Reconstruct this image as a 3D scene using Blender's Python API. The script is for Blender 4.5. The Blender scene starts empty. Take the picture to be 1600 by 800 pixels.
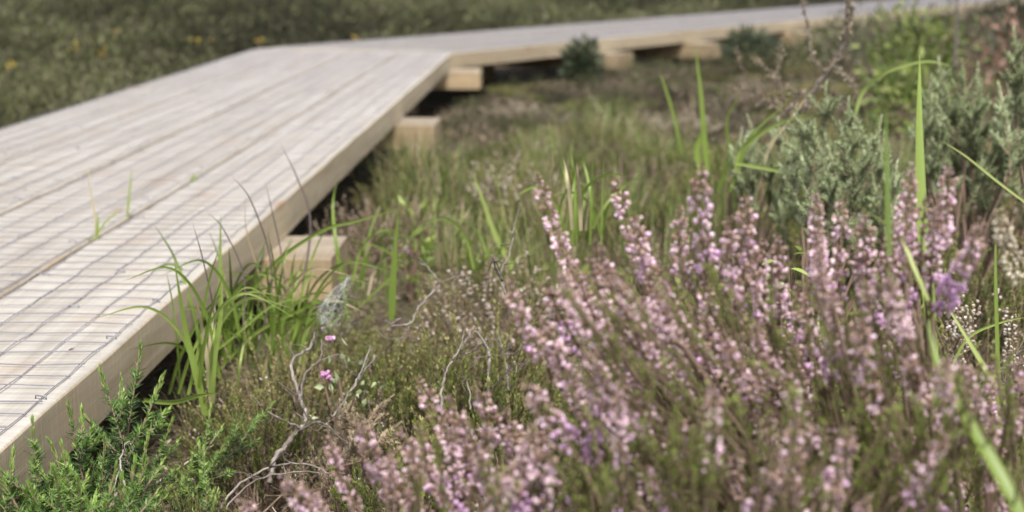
import bpy, math
import numpy as np
from mathutils import Vector, Matrix, noise

rng = np.random.default_rng(11)
R = math.radians
scene = bpy.context.scene
col = scene.collection

# ------------------------------------------------------------------ camera
H = 0.645            # eye height over the bog
F = 2310.0           # focal length in pixels of the 1600 px wide frame
YH = -78.0           # horizon row, above the frame
PITCH = math.atan((400 - YH) / F)
cth, sth = math.cos(PITCH), math.sin(PITCH)
DECK = 0.20          # top of the boardwalk
TH = 0.067           # plank thickness

def ray(px, py):
    u = px - 800.0; v = py - 400.0
    return np.array([u, F * cth - v * sth, -(F * sth + v * cth)])
def at(px, py, Y):
    d = ray(px, py); return d * (Y / d[1]) + np.array([0, 0, H])
def atz(px, py, z):
    d = ray(px, py); return d * ((z - H) / d[2]) + np.array([0, 0, H])

# ------------------------------------------------------------------ mesh builder
class MB:
    def __init__(self):
        self.v = []; self.f = []; self.n = 0
    def add(self, V, Fc, mat=0, tint=0.5):
        V = np.asarray(V, float).reshape(-1, 3); Fc = np.asarray(Fc, np.int64)
        t = np.broadcast_to(np.asarray(tint, float), (len(Fc),))
        self.v.append(V); self.f.append((Fc + self.n, mat, t)); self.n += len(V)
    def arrays(self):
        return np.concatenate(self.v), self.f
    def mesh(self, name, mats):
        V = np.concatenate(self.v)
        me = bpy.data.meshes.new(name)
        me.vertices.add(len(V)); me.vertices.foreach_set('co', V.astype(np.float32).ravel())
        loops = np.concatenate([f.ravel() for f, m, t in self.f])
        tot = np.concatenate([np.full(len(f), f.shape[1]) for f, m, t in self.f])
        mi = np.concatenate([np.full(len(f), m) for f, m, t in self.f])
        ti = np.concatenate([t for f, m, t in self.f])
        start = np.concatenate([[0], np.cumsum(tot)[:-1]])
        me.loops.add(len(loops)); me.loops.foreach_set('vertex_index', loops.astype(np.int32))
        me.polygons.add(len(tot)); me.polygons.foreach_set('loop_start', start.astype(np.int32))
        me.polygons.foreach_set('material_index', mi.astype(np.int32))
        for m in mats: me.materials.append(m)
        a = me.attributes.new('tint', 'FLOAT', 'FACE'); a.data.foreach_set('value', ti.astype(np.float32))
        me.update(calc_edges=True)
        return me
    def build(self, name, mats, parent=None, loc=None, smooth=None):
        if not isinstance(mats, (list, tuple)): mats = [mats]
        me = self.mesh(name, mats)
        if smooth is not None: me.polygons.foreach_set('use_smooth', np.full(len(me.polygons), bool(smooth)))
        return link(name, me, parent, loc)

def link(name, me, parent=None, loc=None):
    o = bpy.data.objects.new(name, me); col.objects.link(o)
    if parent is not None: o.parent = parent
    if loc is not None: o.location = Vector([float(c) for c in loc])
    return o
def tag(o, label=None, cat=None, group=None, kind=None):
    if label: o['label'] = label
    if cat: o['category'] = cat
    if group: o['group'] = group
    if kind: o['kind'] = kind
    return o
def thing(name, label, cat, loc=(0, 0, 0), group=None):
    o = link(name, None, None, loc); o.empty_display_size = 0.05
    return tag(o, label, cat, group)

def norm(D): return D / np.maximum(np.linalg.norm(D, axis=-1, keepdims=True), 1e-9)
def perp(D, roll=None):
    D = norm(D); a = np.where(np.abs(D[:, 2:3]) < 0.9, np.array([[0, 0, 1.]]), np.array([[1., 0, 0]]))
    S = norm(np.cross(D, a)); N = np.cross(S, D)
    if roll is not None:
        c, s = np.cos(roll)[:, None], np.sin(roll)[:, None]
        S, N = S * c + N * s, N * c - S * s
    return S, N
def U(a, b, n=None): return rng.uniform(a, b, n)

def leaves(mb, P, D, L, W, fold=0.25, mat=0, tint=0.5, roll=None, mid=0.45):
    n = len(P); D = norm(D)
    S, N = perp(D, U(0, 6.283, n) if roll is None else roll)
    L = np.broadcast_to(L, (n,))[:, None]; W = np.broadcast_to(W, (n,))[:, None]
    m = P + D * L * mid + N * W * fold
    V = np.stack([P, m + S * W / 2, P + D * L, m - S * W / 2], 1).reshape(-1, 3)
    b = np.arange(n)[:, None] * 4
    t = np.broadcast_to(tint, (n,))
    mb.add(V, np.concatenate([b + [[0, 1, 2]], b + [[0, 2, 3]]]), mat, np.concatenate([t, t]))
def needles(mb, P, D, L, Rr, mat=0, tint=0.5):
    n = len(P); D = norm(D); S, N = perp(D, U(0, 6.283, n))
    L = np.broadcast_to(L, (n,))[:, None]; Rr = np.broadcast_to(Rr, (n,))[:, None]
    V = np.stack([P + S * Rr, P - S * Rr * .5 + N * Rr * .866, P - S * Rr * .5 - N * Rr * .866, P + D * L], 1).reshape(-1, 3)
    b = np.arange(n)[:, None] * 4; t = np.broadcast_to(tint, (n,))
    mb.add(V, np.concatenate([b + [[0, 1, 3]], b + [[1, 2, 3]], b + [[2, 0, 3]]]), mat, np.concatenate([t] * 3))
def bells(mb, P, D, L, Rr, mat=0, tint=0.5, k=5, rim=0.75):
    n = len(P); D = norm(D); S, N = perp(D, U(0, 6.283, n))
    L = np.broadcast_to(L, (n,))[:, None]; Rr = np.broadcast_to(Rr, (n,))[:, None]
    cols = [P]
    for s, r in ((0.5, 1.0), (1.0, rim)):
        for j in range(k):
            a = 6.2832 * j / k
            cols.append(P + D * L * s + (S * math.cos(a) + N * math.sin(a)) * Rr * r)
    V = np.stack(cols, 1).reshape(-1, 3); m = 1 + 2 * k
    b = np.arange(n)[:, None] * m; t = np.broadcast_to(tint, (n,))
    tri = np.concatenate([b + [[0, 1 + j, 1 + (j + 1) % k]] for j in range(k)])
    quad = np.concatenate([b + [[1 + j, 1 + k + j, 1 + k + (j + 1) % k, 1 + (j + 1) % k]] for j in range(k)])
    mb.add(V, tri, mat, np.tile(t, k)); mb.add(np.zeros((0, 3)), quad - mb.n + 0, mat, np.tile(t, k)) if False else None
    # quads share the vertices just added
    base = mb.n - len(V)
    mb.f.append((quad + base, mat, np.tile(t, k)))
def catmull(pts, n=6):
    p = np.asarray(pts, float); p = np.vstack([2 * p[0] - p[1], p, 2 * p[-1] - p[-2]])
    out = []
    for i in range(1, len(p) - 2):
        for t in np.linspace(0, 1, n, endpoint=False):
            a, b, c, d = p[i - 1], p[i], p[i + 1], p[i + 2]
            out.append(.5 * (2 * b + (c - a) * t + (2 * a - 5 * b + 4 * c - d) * t * t + (3 * b - a - 3 * c + d) * t ** 3))
    out.append(p[-2]); return np.array(out)
def tube(mb, pts, rad, k=6, mat=0, tint=0.5, rough=0.0, cap=True):
    pts = np.asarray(pts, float); n = len(pts)
    rad = np.broadcast_to(np.asarray(rad, float), (n,)).copy()
    T = norm(np.gradient(pts, axis=0))
    ref = np.array([0, 0, 1.]) if abs(T[0][2]) < .9 else np.array([1., 0, 0])
    rings = []; S = norm(np.cross(T[0], ref)[None])[0]
    for i in range(n):
        S = S - T[i] * S.dot(T[i]); S /= max(np.linalg.norm(S), 1e-9); N = np.cross(T[i], S)
        a = np.arange(k) * 6.28318 / k
        rr = rad[i] * (1 + (U(-rough, rough, k) if rough else 0))
        rings.append(pts[i] + (np.cos(a)[:, None] * S + np.sin(a)[:, None] * N) * (rr[:, None] if rough else rr))
    V = np.concatenate(rings); f = []
    i = np.arange(n - 1)[:, None] * k; j = np.arange(k)[None]
    f = np.stack([i + j, i + (j + 1) % k, i + k + (j + 1) % k, i + k + j], -1).reshape(-1, 4)
    mb.add(V, f, mat, tint)
    if cap:
        base = mb.n - len(V)
        mb.f.append((np.array([np.arange(k)[::-1] + base, np.arange(k) + base + (n - 1) * k]), mat, np.full(2, float(np.mean(tint)))))
def ribbons(mb, P, az, L, W, lean, droop, seg=8, mat=0, tint=0.5, vee=0.3, twist=0.6):
    n = len(P); L = np.broadcast_to(L, (n,)); W = np.broadcast_to(W, (n,))
    lean = np.broadcast_to(lean, (n,)); droop = np.broadcast_to(droop, (n,))
    Hh = np.stack([np.cos(az), np.sin(az), np.zeros(n)], 1); up = np.array([[0, 0, 1.]])
    pos = P.copy(); rows = []; tw = U(-twist, twist, n)
    for s in range(seg + 1):
        u = s / seg
        th = lean + droop * u ** 1.6
        D = Hh * np.sin(th)[:, None] + up * np.cos(th)[:, None]
        S0 = np.cross(Hh, up); N0 = np.cross(S0, D); a = tw * (0.3 + u)
        S = S0 * np.cos(a)[:, None] + N0 * np.sin(a)[:, None]; N = np.cross(S, D)
        w = (W * (0.55 + 0.45 * min(1, u * 4)) * (1 - u ** 2.2) + W * 0.02)[:, None]
        rows += [pos - S * w / 2 + N * w * vee, pos, pos + S * w / 2 + N * w * vee]
        pos = pos + D * (L / seg)[:, None]
    V = np.stack(rows, 1).reshape(-1, 3); m = 3 * (seg + 1)
    b = np.arange(n)[:, None] * m; q = []
    for s in range(seg):
        o = 3 * s
        q += [b + [[o, o + 1, o + 4, o + 3]], b + [[o + 1, o + 2, o + 5, o + 4]]]
    mb.add(V, np.concatenate(q), mat, np.tile(np.broadcast_to(tint, (n,)), 2 * seg))
def blade_path(mb, pts, W, mat=0, tint=0.5, vee=0.25, facing=None, taper0=0.8):
    pts = catmull(pts, 7); n = len(pts); T = norm(np.gradient(pts, axis=0))
    f = np.array([0.25, -1, .1]) if facing is None else np.asarray(facing, float)
    S = norm(np.cross(T, f[None])); N = np.cross(S, T); u = np.linspace(0, 1, n)
    w = (W * (taper0 + (1 - taper0) * np.minimum(1, u * 4)) * (1 - u ** 2.6) + W * .03)[:, None]
    V = np.stack([pts - S * w / 2 + N * w * vee, pts, pts + S * w / 2 + N * w * vee], 1).reshape(-1, 3)
    i = np.arange(n - 1)[:, None] * 3
    mb.add(V, np.concatenate([i + [[0, 1, 4, 3]], i + [[1, 2, 5, 4]]]), mat, tint)
def stamp(mb, src, M, loc, tintshift=0.0):
    V, fs = src; base = mb.n
    mb.v.append(V @ M.T + loc); mb.n += len(V)
    for f, m, t in fs: mb.f.append((f + base, m, np.clip(t + tintshift, 0, 1)))
def rotz(a): c, s = math.cos(a), math.sin(a); return np.array([[c, -s, 0], [s, c, 0], [0, 0, 1.]])

# ------------------------------------------------------------------ materials
def newmat(name):
    m = bpy.data.materials.new(name); m.use_nodes = True; nt = m.node_tree; nt.nodes.clear()
    return m, nt, nt.nodes.new('ShaderNodeOutputMaterial')
def ramp(nt, stops):
    r = nt.nodes.new('ShaderNodeValToRGB'); e = r.color_ramp.elements
    while len(e) < len(stops): e.new(0.5)
    for el, (p, c) in zip(e, stops): el.position = p; el.color = (*c, 1)
    return r
def foliage(name, stops, rough=0.55, transl=0.3, spec=0.35, vary=0.12):
    m, nt, out = newmat(name); N, Lk = nt.nodes, nt.links
    at_ = N.new('ShaderNodeAttribute'); at_.attribute_name = 'tint'
    oi = N.new('ShaderNodeObjectInfo')
    ma = N.new('ShaderNodeMath'); ma.operation = 'MULTIPLY_ADD'; ma.inputs[1].default_value = vary * 2
    Lk.new(oi.outputs['Random'], ma.inputs[0])
    sub = N.new('ShaderNodeMath'); sub.operation = 'SUBTRACT'; sub.inputs[1].default_value = vary
    Lk.new(at_.outputs['Fac'], ma.inputs[2]); Lk.new(ma.outputs[0], sub.inputs[0])
    r = ramp(nt, stops); Lk.new(sub.outputs[0], r.inputs[0])
    p = N.new('ShaderNodeBsdfPrincipled'); p.inputs['Roughness'].default_value = rough
    p.inputs['Specular IOR Level'].default_value = spec
    Lk.new(r.outputs[0], p.inputs['Base Color'])
    if transl:
        t = N.new('ShaderNodeBsdfTranslucent'); Lk.new(r.outputs[0], t.inputs['Color'])
        mx = N.new('ShaderNodeMixShader'); mx.inputs[0].default_value = transl
        Lk.new(p.outputs[0], mx.inputs[1]); Lk.new(t.outputs[0], mx.inputs[2]); Lk.new(mx.outputs[0], out.inputs[0])
    else: Lk.new(p.outputs[0], out.inputs[0])
    return m

M = {}
M['ling'] = foliage('ling_green', [(0, (.036, .048, .012)), (.35, (.085, .118, .026)), (.7, (.165, .205, .042)), (1, (.29, .315, .085))], .48, .38)
M['ling_brown'] = foliage('ling_brown', [(0, (.07, .054, .036)), (.4, (.17, .13, .085)), (.75, (.29, .235, .155)), (1, (.42, .36, .26))], .7, .2)
M['ling_olive'] = foliage('ling_olive', [(0, (.07, .066, .02)), (.4, (.15, .15, .042)), (.8, (.26, .255, .08)), (1, (.38, .35, .14))], .5, .38)
M['faded'] = foliage('faded_flower', [(0, (.20, .13, .10)), (.4, (.40, .30, .24)), (.75, (.62, .53, .45)), (1, (.78, .72, .64))], .45, .25)
M['flower'] = foliage('heather_flower', [(0, (.26, .165, .115)), (.22, (.41, .28, .225)), (.38, (.56, .41, .36)), (.52, (.84, .66, .69)), (.70, (.82, .62, .71)), (.84, (.72, .50, .66)), (1, (.66, .41, .64))], .36, .4, .6, .04)
M['pale_flower'] = foliage('pale_flower', [(0, (.24, .19, .12)), (.4, (.48, .42, .30)), (.8, (.70, .64, .50)), (1, (.82, .77, .68))], .5, .3)
M['pink'] = foliage('vivid_pink', [(0, (.30, .12, .24)), (.6, (.50, .24, .42)), (1, (.68, .44, .60))], .45, .3)
M['stem'] = foliage('woody_stem', [(0, (.08, .05, .036)), (.5, (.18, .12, .085)), (1, (.28, .21, .155))], .8, 0)
M['gorse'] = foliage('gorse_needles', [(0, (.022, .038, .012)), (.35, (.058, .112, .024)), (.7, (.15, .255, .05)), (1, (.31, .44, .11))], .38, .3, .5)
M['gorse_pale'] = foliage('gorse_glaucous', [(0, (.10, .11, .05)), (.4, (.245, .29, .14)), (.75, (.40, .465, .255)), (1, (.53, .59, .37))], .5, .38, .35, .2)
M['ling_dark'] = foliage('ling_dark', [(0, (.028, .024, .018)), (.4, (.075, .066, .046)), (.75, (.135, .125, .08)), (1, (.24, .22, .15))], .65, .25, .3, .16)
M['ling_fresh'] = foliage('ling_fresh', [(0, (.085, .10, .022)), (.4, (.19, .245, .05)), (.8, (.32, .40, .09)), (1, (.46, .50, .17))], .48, .5)
M['grass'] = foliage('grass_green', [(0, (.065, .095, .018)), (.4, (.145, .21, .036)), (.75, (.23, .31, .065)), (1, (.36, .42, .14))], .42, .45, .4)
M['grass_dry'] = foliage('grass_dry', [(0, (.16, .12, .06)), (.5, (.36, .29, .17)), (1, (.55, .47, .32))], .6, .3)
M['awn'] = foliage('grass_awn', [(0, (.08, .06, .06)), (1, (.16, .13, .11))], .6, .2)
M['deer'] = foliage('deergrass', [(0, (.05, .07, .018)), (.45, (.11, .15, .034)), (.8, (.20, .25, .06)), (1, (.34, .34, .15))], .5, .35)
M['deadwood'] = foliage('dead_wood', [(0, (.04, .03, .025)), (.5, (.125, .103, .088)), (1, (.30, .265, .23))], .85, 0)
M['litter'] = foliage('litter', [(0, (.05, .034, .024)), (.4, (.14, .10, .066)), (.75, (.30, .23, .15)), (1, (.54, .46, .34))], .8, .1)
M['moss'] = foliage('moss', [(0, (.045, .055, .014)), (.5, (.12, .145, .034)), (1, (.25, .27, .075))], .7, .3)
M['heathmix'] = foliage('far_heath', [(0, (.020, .020, .011)), (.25, (.046, .044, .024)), (.5, (.078, .070, .040)), (.65, (.080, .092, .034)), (.8, (.12, .13, .052)), (1, (.21, .19, .12))], .65, .3, .2)
M['dark'] = foliage('dark_shrub', [(0, (.02, .028, .016)), (.5, (.05, .066, .033)), (1, (.10, .12, .06))], .6, .2)
M['lime'] = foliage('lime_leaf', [(0, (.11, .155, .03)), (.5, (.23, .31, .07)), (1, (.37, .45, .12))], .45, .4)
M['red'] = foliage('red_leaf', [(0, (.10, .06, .04)), (.5, (.21, .12, .085)), (1, (.34, .22, .16))], .5, .3)
M['yellow'] = foliage('yellow_petal', [(0, (.32, .23, .03)), (1, (.50, .38, .07))], .5, .3)

def m_wood(name='sawn_timber', tone=(1, 1, 1)):
    m, nt, out = newmat(name); N, Lk = nt.nodes, nt.links
    tc = N.new('ShaderNodeTexCoord'); oi = N.new('ShaderNodeObjectInfo')
    add = N.new('ShaderNodeVectorMath'); add.operation = 'ADD'
    cb = N.new('ShaderNodeCombineXYZ'); k = N.new('ShaderNodeMath'); k.operation = 'MULTIPLY'; k.inputs[1].default_value = 37
    Lk.new(oi.outputs['Random'], k.inputs[0]); Lk.new(k.outputs[0], cb.inputs[0]); Lk.new(k.outputs[0], cb.inputs[2])
    Lk.new(tc.outputs['Object'], add.inputs[0]); Lk.new(cb.outputs[0], add.inputs[1])
    def noisev(scale, detail=4, rough=.55, dist=0):
        mp = N.new('ShaderNodeMapping'); mp.inputs['Scale'].default_value = scale
        n = N.new('ShaderNodeTexNoise'); n.inputs['Scale'].default_value = 1; n.inputs['Detail'].default_value = detail
        n.inputs['Roughness'].default_value = rough; n.inputs['Distortion'].default_value = dist
        Lk.new(add.outputs[0], mp.inputs[0]); Lk.new(mp.outputs[0], n.inputs['Vector']); return n
    grain = noisev((2.2, 55, 55), 5, .6, .6)
    streak = noisev((.9, 16, 16), 3, .5, 1.2)
    blot = noisev((7, 9, 9), 4, .6)
    saw = noisev((230, 9, 9), 2, .5)
    base = ramp(nt, [(.22, (.165, .137, .108)), (.46, (.285, .261, .226)), (.75, (.40, .377, .338))])
    mixf = N.new('ShaderNodeMix'); mixf.data_type = 'FLOAT'; mixf.inputs[0].default_value = .5
    Lk.new(grain.outputs[0], mixf.inputs[2]); Lk.new(streak.outputs[0], mixf.inputs[3]); Lk.new(mixf.outputs[0], base.inputs[0])
    # knots
    mp = N.new('ShaderNodeMapping'); mp.inputs['Scale'].default_value = (3.1, 8, 8)
    vo = N.new('ShaderNodeTexVoronoi'); vo.inputs['Scale'].default_value = 1
    Lk.new(add.outputs[0], mp.inputs[0]); Lk.new(mp.outputs[0], vo.inputs['Vector'])
    kr = ramp(nt, [(.03, (.9,) * 3), (.085, (.45,) * 3), (.16, (0,) * 3)]); Lk.new(vo.outputs['Distance'], kr.inputs[0])
    mk = N.new('ShaderNodeMix'); mk.data_type = 'RGBA'; mk.inputs[7].default_value = (.20, .115, .065, 1)
    kk = N.new('ShaderNodeMath'); kk.operation = 'MULTIPLY'; kk.inputs[1].default_value = .75
    Lk.new(kr.outputs[0], kk.inputs[0]); Lk.new(kk.outputs[0], mk.inputs[0]); Lk.new(base.outputs[0], mk.inputs[6])
    # reddish-brown stains
    st = ramp(nt, [(.54, (0,) * 3), (.74, (1,) * 3)]); Lk.new(blot.outputs[0], st.inputs[0])
    ms = N.new('ShaderNodeMix'); ms.data_type = 'RGBA'; ms.inputs[7].default_value = (.30, .235, .17, 1)
    k2 = N.new('ShaderNodeMath'); k2.operation = 'MULTIPLY'; k2.inputs[1].default_value = .5
    Lk.new(st.outputs[0], k2.inputs[0]); Lk.new(k2.outputs[0], ms.inputs[0]); Lk.new(mk.outputs[2], ms.inputs[6])
    sw = ramp(nt, [(.3, (.78,) * 3), (.7, (1.07,) * 3)]); Lk.new(saw.outputs[0], sw.inputs[0])
    mm = N.new('ShaderNodeMix'); mm.data_type = 'RGBA'; mm.blend_type = 'MULTIPLY'; mm.inputs[0].default_value = .8
    Lk.new(ms.outputs[2], mm.inputs[6]); Lk.new(sw.outputs[0], mm.inputs[7])
    tn = N.new('ShaderNodeMix'); tn.data_type = 'RGBA'; tn.blend_type = 'MULTIPLY'; tn.inputs[0].default_value = 1; tn.inputs[7].default_value = (*tone, 1)
    Lk.new(mm.outputs[2], tn.inputs[6]); mm = tn
    # every plank is its own tone
    pt = N.new('ShaderNodeMapRange'); pt.inputs[3].default_value = .84; pt.inputs[4].default_value = 1.12; Lk.new(oi.outputs['Random'], pt.inputs[0])
    pm_ = N.new('ShaderNodeMix'); pm_.data_type = 'RGBA'; pm_.blend_type = 'MULTIPLY'; pm_.inputs[0].default_value = 1
    Lk.new(mm.outputs[2], pm_.inputs[6]); Lk.new(pt.outputs[0], pm_.inputs[7]); mm = pm_
    # the trodden top has weathered grey, straw sides tinted lighter to offset bluish shade
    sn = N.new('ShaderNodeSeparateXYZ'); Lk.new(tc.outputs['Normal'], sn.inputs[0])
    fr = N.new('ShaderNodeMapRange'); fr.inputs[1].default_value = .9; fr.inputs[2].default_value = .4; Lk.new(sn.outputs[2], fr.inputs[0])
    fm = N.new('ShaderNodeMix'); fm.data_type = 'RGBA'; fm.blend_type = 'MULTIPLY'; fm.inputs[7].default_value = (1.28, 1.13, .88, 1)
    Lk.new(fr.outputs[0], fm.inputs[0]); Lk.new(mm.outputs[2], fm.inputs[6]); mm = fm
    # splashed peat and algae low on the timber
    sx = N.new('ShaderNodeSeparateXYZ'); Lk.new(tc.outputs['Object'], sx.inputs[0])
    mr = N.new('ShaderNodeMapRange'); mr.inputs[1].default_value = .196; mr.inputs[2].default_value = .125; Lk.new(sx.outputs[2], mr.inputs[0])
    dn = noisev((5, 14, 14), 5, .65, .5); dr = ramp(nt, [(.38, (0,) * 3), (.66, (1,) * 3)]); Lk.new(dn.outputs[0], dr.inputs[0])
    dk = N.new('ShaderNodeMath'); dk.operation = 'MULTIPLY'; Lk.new(mr.outputs[0], dk.inputs[0]); Lk.new(dr.outputs[0], dk.inputs[1])
    dk2 = N.new('ShaderNodeMath'); dk2.operation = 'MULTIPLY'; dk2.inputs[1].default_value = .7; Lk.new(dk.outputs[0], dk2.inputs[0])
    md = N.new('ShaderNodeMix'); md.data_type = 'RGBA'; md.inputs[7].default_value = (.17, .135, .085, 1)
    Lk.new(dk2.outputs[0], md.inputs[0]); Lk.new(mm.outputs[2], md.inputs[6])
    p = N.new('ShaderNodeBsdfPrincipled'); p.inputs['Roughness'].default_value = .82; p.inputs['Specular IOR Level'].default_value = .25
    Lk.new(md.outputs[2], p.inputs['Base Color'])
    hs = N.new('ShaderNodeMath'); hs.operation = 'ADD'; Lk.new(grain.outputs[0], hs.inputs[0]); Lk.new(saw.outputs[0], hs.inputs[1])
    b = N.new('ShaderNodeBump'); b.inputs['Strength'].default_value = .55; b.inputs['Distance'].default_value = .0015
    Lk.new(hs.outputs[0], b.inputs['Height']); Lk.new(b.outputs[0], p.inputs['Normal']); Lk.new(p.outputs[0], out.inputs[0])
    return m
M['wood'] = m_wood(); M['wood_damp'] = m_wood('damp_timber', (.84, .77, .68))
def m_plain(name, c, rough=.6, metal=0):
    m, nt, out = newmat(name); p = nt.nodes.new('ShaderNodeBsdfPrincipled')
    n = nt.nodes.new('ShaderNodeTexNoise'); n.inputs['Scale'].default_value = 60
    r = ramp(nt, [(.3, tuple(x * .8 for x in c)), (.7, tuple(x * 1.15 for x in c))])
    nt.links.new(n.outputs[0], r.inputs[0]); nt.links.new(r.outputs[0], p.inputs['Base Color'])
    p.inputs['Roughness'].default_value = rough; p.inputs['Metallic'].default_value = metal
    nt.links.new(p.outputs[0], out.inputs[0]); return m
M['wire'] = m_plain('galvanised_wire', (.21, .20, .225), .5, .35)
M['water'] = m_plain('bog_water', (.03, .03, .028), .04)
def m_ground():
    m, nt, out = newmat('peat'); N, Lk = nt.nodes, nt.links
    tc = N.new('ShaderNodeTexCoord')
    def nz(s, d=5):
        n = N.new('ShaderNodeTexNoise'); n.inputs['Scale'].default_value = s; n.inputs['Detail'].default_value = d
        Lk.new(tc.outputs['Object'], n.inputs['Vector']); return n
    a, b_, c = nz(1.3), nz(55, 6), nz(.35)
    r1 = ramp(nt, [(.3, (.030, .022, .016)), (.55, (.070, .052, .036)), (.8, (.15, .115, .08))]); Lk.new(b_.outputs[0], r1.inputs[0])
    r2 = ramp(nt, [(.4, (0,) * 3), (.65, (1,) * 3)]); Lk.new(a.outputs[0], r2.inputs[0])
    mx = N.new('ShaderNodeMix'); mx.data_type = 'RGBA'; mx.inputs[7].default_value = (.06, .062, .022, 1)
    k = N.new('ShaderNodeMath'); k.operation = 'MULTIPLY'; k.inputs[1].default_value = .6
    Lk.new(r2.outputs[0], k.inputs[0]); Lk.new(k.outputs[0], mx.inputs[0]); Lk.new(r1.outputs[0], mx.inputs[6])
    p = N.new('ShaderNodeBsdfPrincipled'); p.inputs['Roughness'].default_value = .9; p.inputs['Specular IOR Level'].default_value = .2
    Lk.new(mx.outputs[2], p.inputs['Base Color'])
    bp = N.new('ShaderNodeBump'); bp.inputs['Distance'].default_value = .012; bp.inputs['Strength'].default_value = .9
    Lk.new(b_.outputs[0], bp.inputs['Height']); Lk.new(bp.outputs[0], p.inputs['Normal']); Lk.new(p.outputs[0], out.inputs[0])
    return m
M['ground'] = m_ground()
def m_web():
    m, nt, out = newmat('spider_silk'); N, Lk = nt.nodes, nt.links
    p = N.new('ShaderNodeBsdfPrincipled'); p.inputs['Base Color'].default_value = (.52, .53, .53, 1); p.inputs['Roughness'].default_value = .4
    Lk.new(p.outputs[0], out.inputs[0]); return m
M['silk'] = m_web()

# ------------------------------------------------------------------ layout of the boardwalk
A1 = R(2.15); d1 = np.array([math.sin(A1), math.cos(A1)]); n1 = np.array([-math.cos(A1), math.sin(A1)])
P1 = np.array([-0.466, 1.282])               # a point on the near edge
JN = P1 + d1 * 5.29                          # inner corner of the bend
A2 = R(34.0); d2 = np.array([math.sin(A2), math.cos(A2)]); n2 = np.array([-math.cos(A2), math.sin(A2)])
WD = 0.927; NPL = 4; GAP = 0.010
PW = (WD - GAP * (NPL - 1)) / NPL
mit = math.tan((A2 - A1) / 2)                # mitre: offset o from the inner edge moves the end by o*mit
L2 = 12.0
def deck_uv(x, y):
    p = np.stack([np.asarray(x, float), np.asarray(y, float)], -1)
    q1 = p - JN; s1 = q1 @ d1; o1 = q1 @ n1; s2 = q1 @ d2; o2 = q1 @ n2
    return s1, o1, s2, o2
def on_deck(x, y, m=0.03):
    s1, o1, s2, o2 = deck_uv(x, y)
    a = (o1 > -m) & (o1 < WD + m) & (s1 < o1 * mit + .02)
    b = (o2 > -m) & (o2 < WD + m) & (s2 > -o2 * mit - .02) & (s2 < L2)
    return a | b

def gz(x, y):
    x = np.asarray(x, float); y = np.asarray(y, float)
    z = .018 * np.sin(2.1 * x + .7) * np.cos(1.7 * y + .3) + .012 * np.sin(5.3 * x - 1.1 * y) + .010 * np.cos(4.7 * y + 2.2 * x)
    far = np.clip((y - 7) / 15, 0, 1)
    z = z + far * (.07 * np.sin(.55 * x + .4 * y) + .05 * np.cos(.9 * x - .33 * y))
    hum = .07 * np.exp(-(((x - .75) / .55) ** 2 + ((y - 1.9) / 1.1) ** 2))      # hummock on the right
    s1, o1, s2, o2 = deck_uv(x, y)
    under = np.minimum(np.clip(np.minimum(o2 + .15, WD + .15 - o2) / .25, 0, 1), (s2 > -.3))
    under1 = np.minimum(np.clip(np.minimum(o1 + .15, WD + .15 - o1) / .25, 0, 1), (s1 < .5))
    z = z + hum - .03 * under1 - .05 * under
    return z

def graded(lo, hi, c, fine, grow):
    out = [c]; s = fine; v = c
    while v < hi: v += s; s *= grow if v > c + 2.5 else 1.0; out.append(v)
    s = fine; v = c; left = []
    while v > lo: v -= s; s *= grow if v < c - 1.5 else 1.0; left.append(v)
    return np.array(left[::-1] + out)
gx = graded(-400, 400, 0.1, .03, 1.07); gy = graded(-60, 900, 2.0, .03, 1.06)
XX, YY = np.meshgrid(gx, gy, indexing='ij'); ZZ = gz(XX, YY)
ZZ = ZZ + .010 * np.vectorize(lambda a, b: noise.noise((a * 9, b * 9, 0)))(XX, YY) * (np.abs(YY) < 9)
g = MB(); nx, ny = XX.shape
idx = np.arange(nx * ny).reshape(nx, ny)
g.add(np.stack([XX, YY, ZZ], -1).reshape(-1, 3), np.stack([idx[:-1, :-1], idx[1:, :-1], idx[1:, 1:], idx[:-1, 1:]], -1).reshape(-1, 4))
tag(g.build('bog_ground', M['ground'], smooth=True), kind='structure')

# bog pool far off
def pool(cx, cy, rx, ry):
    a = np.linspace(0, 6.283, 41)[:-1]; r = 1 + .15 * np.sin(3 * a + 1) + .08 * np.sin(5 * a)
    ring = np.stack([cx + rx * r * np.cos(a), cy + ry * r * np.sin(a)], 1)
    z = float(np.max(gz(ring[:, 0], ring[:, 1]))) + .01
    V = np.vstack([[cx, cy, z], np.c_[ring, np.full(40, z)]])
    m = MB(); m.add(V, [[0, 1 + i, 1 + (i + 1) % 40] for i in range(40)])
    tag(m.build('bog_pool_water', M['water']), kind='structure')
POOL = (-2.75, 20.6, .75, 1.3)
pool(*POOL)

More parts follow.
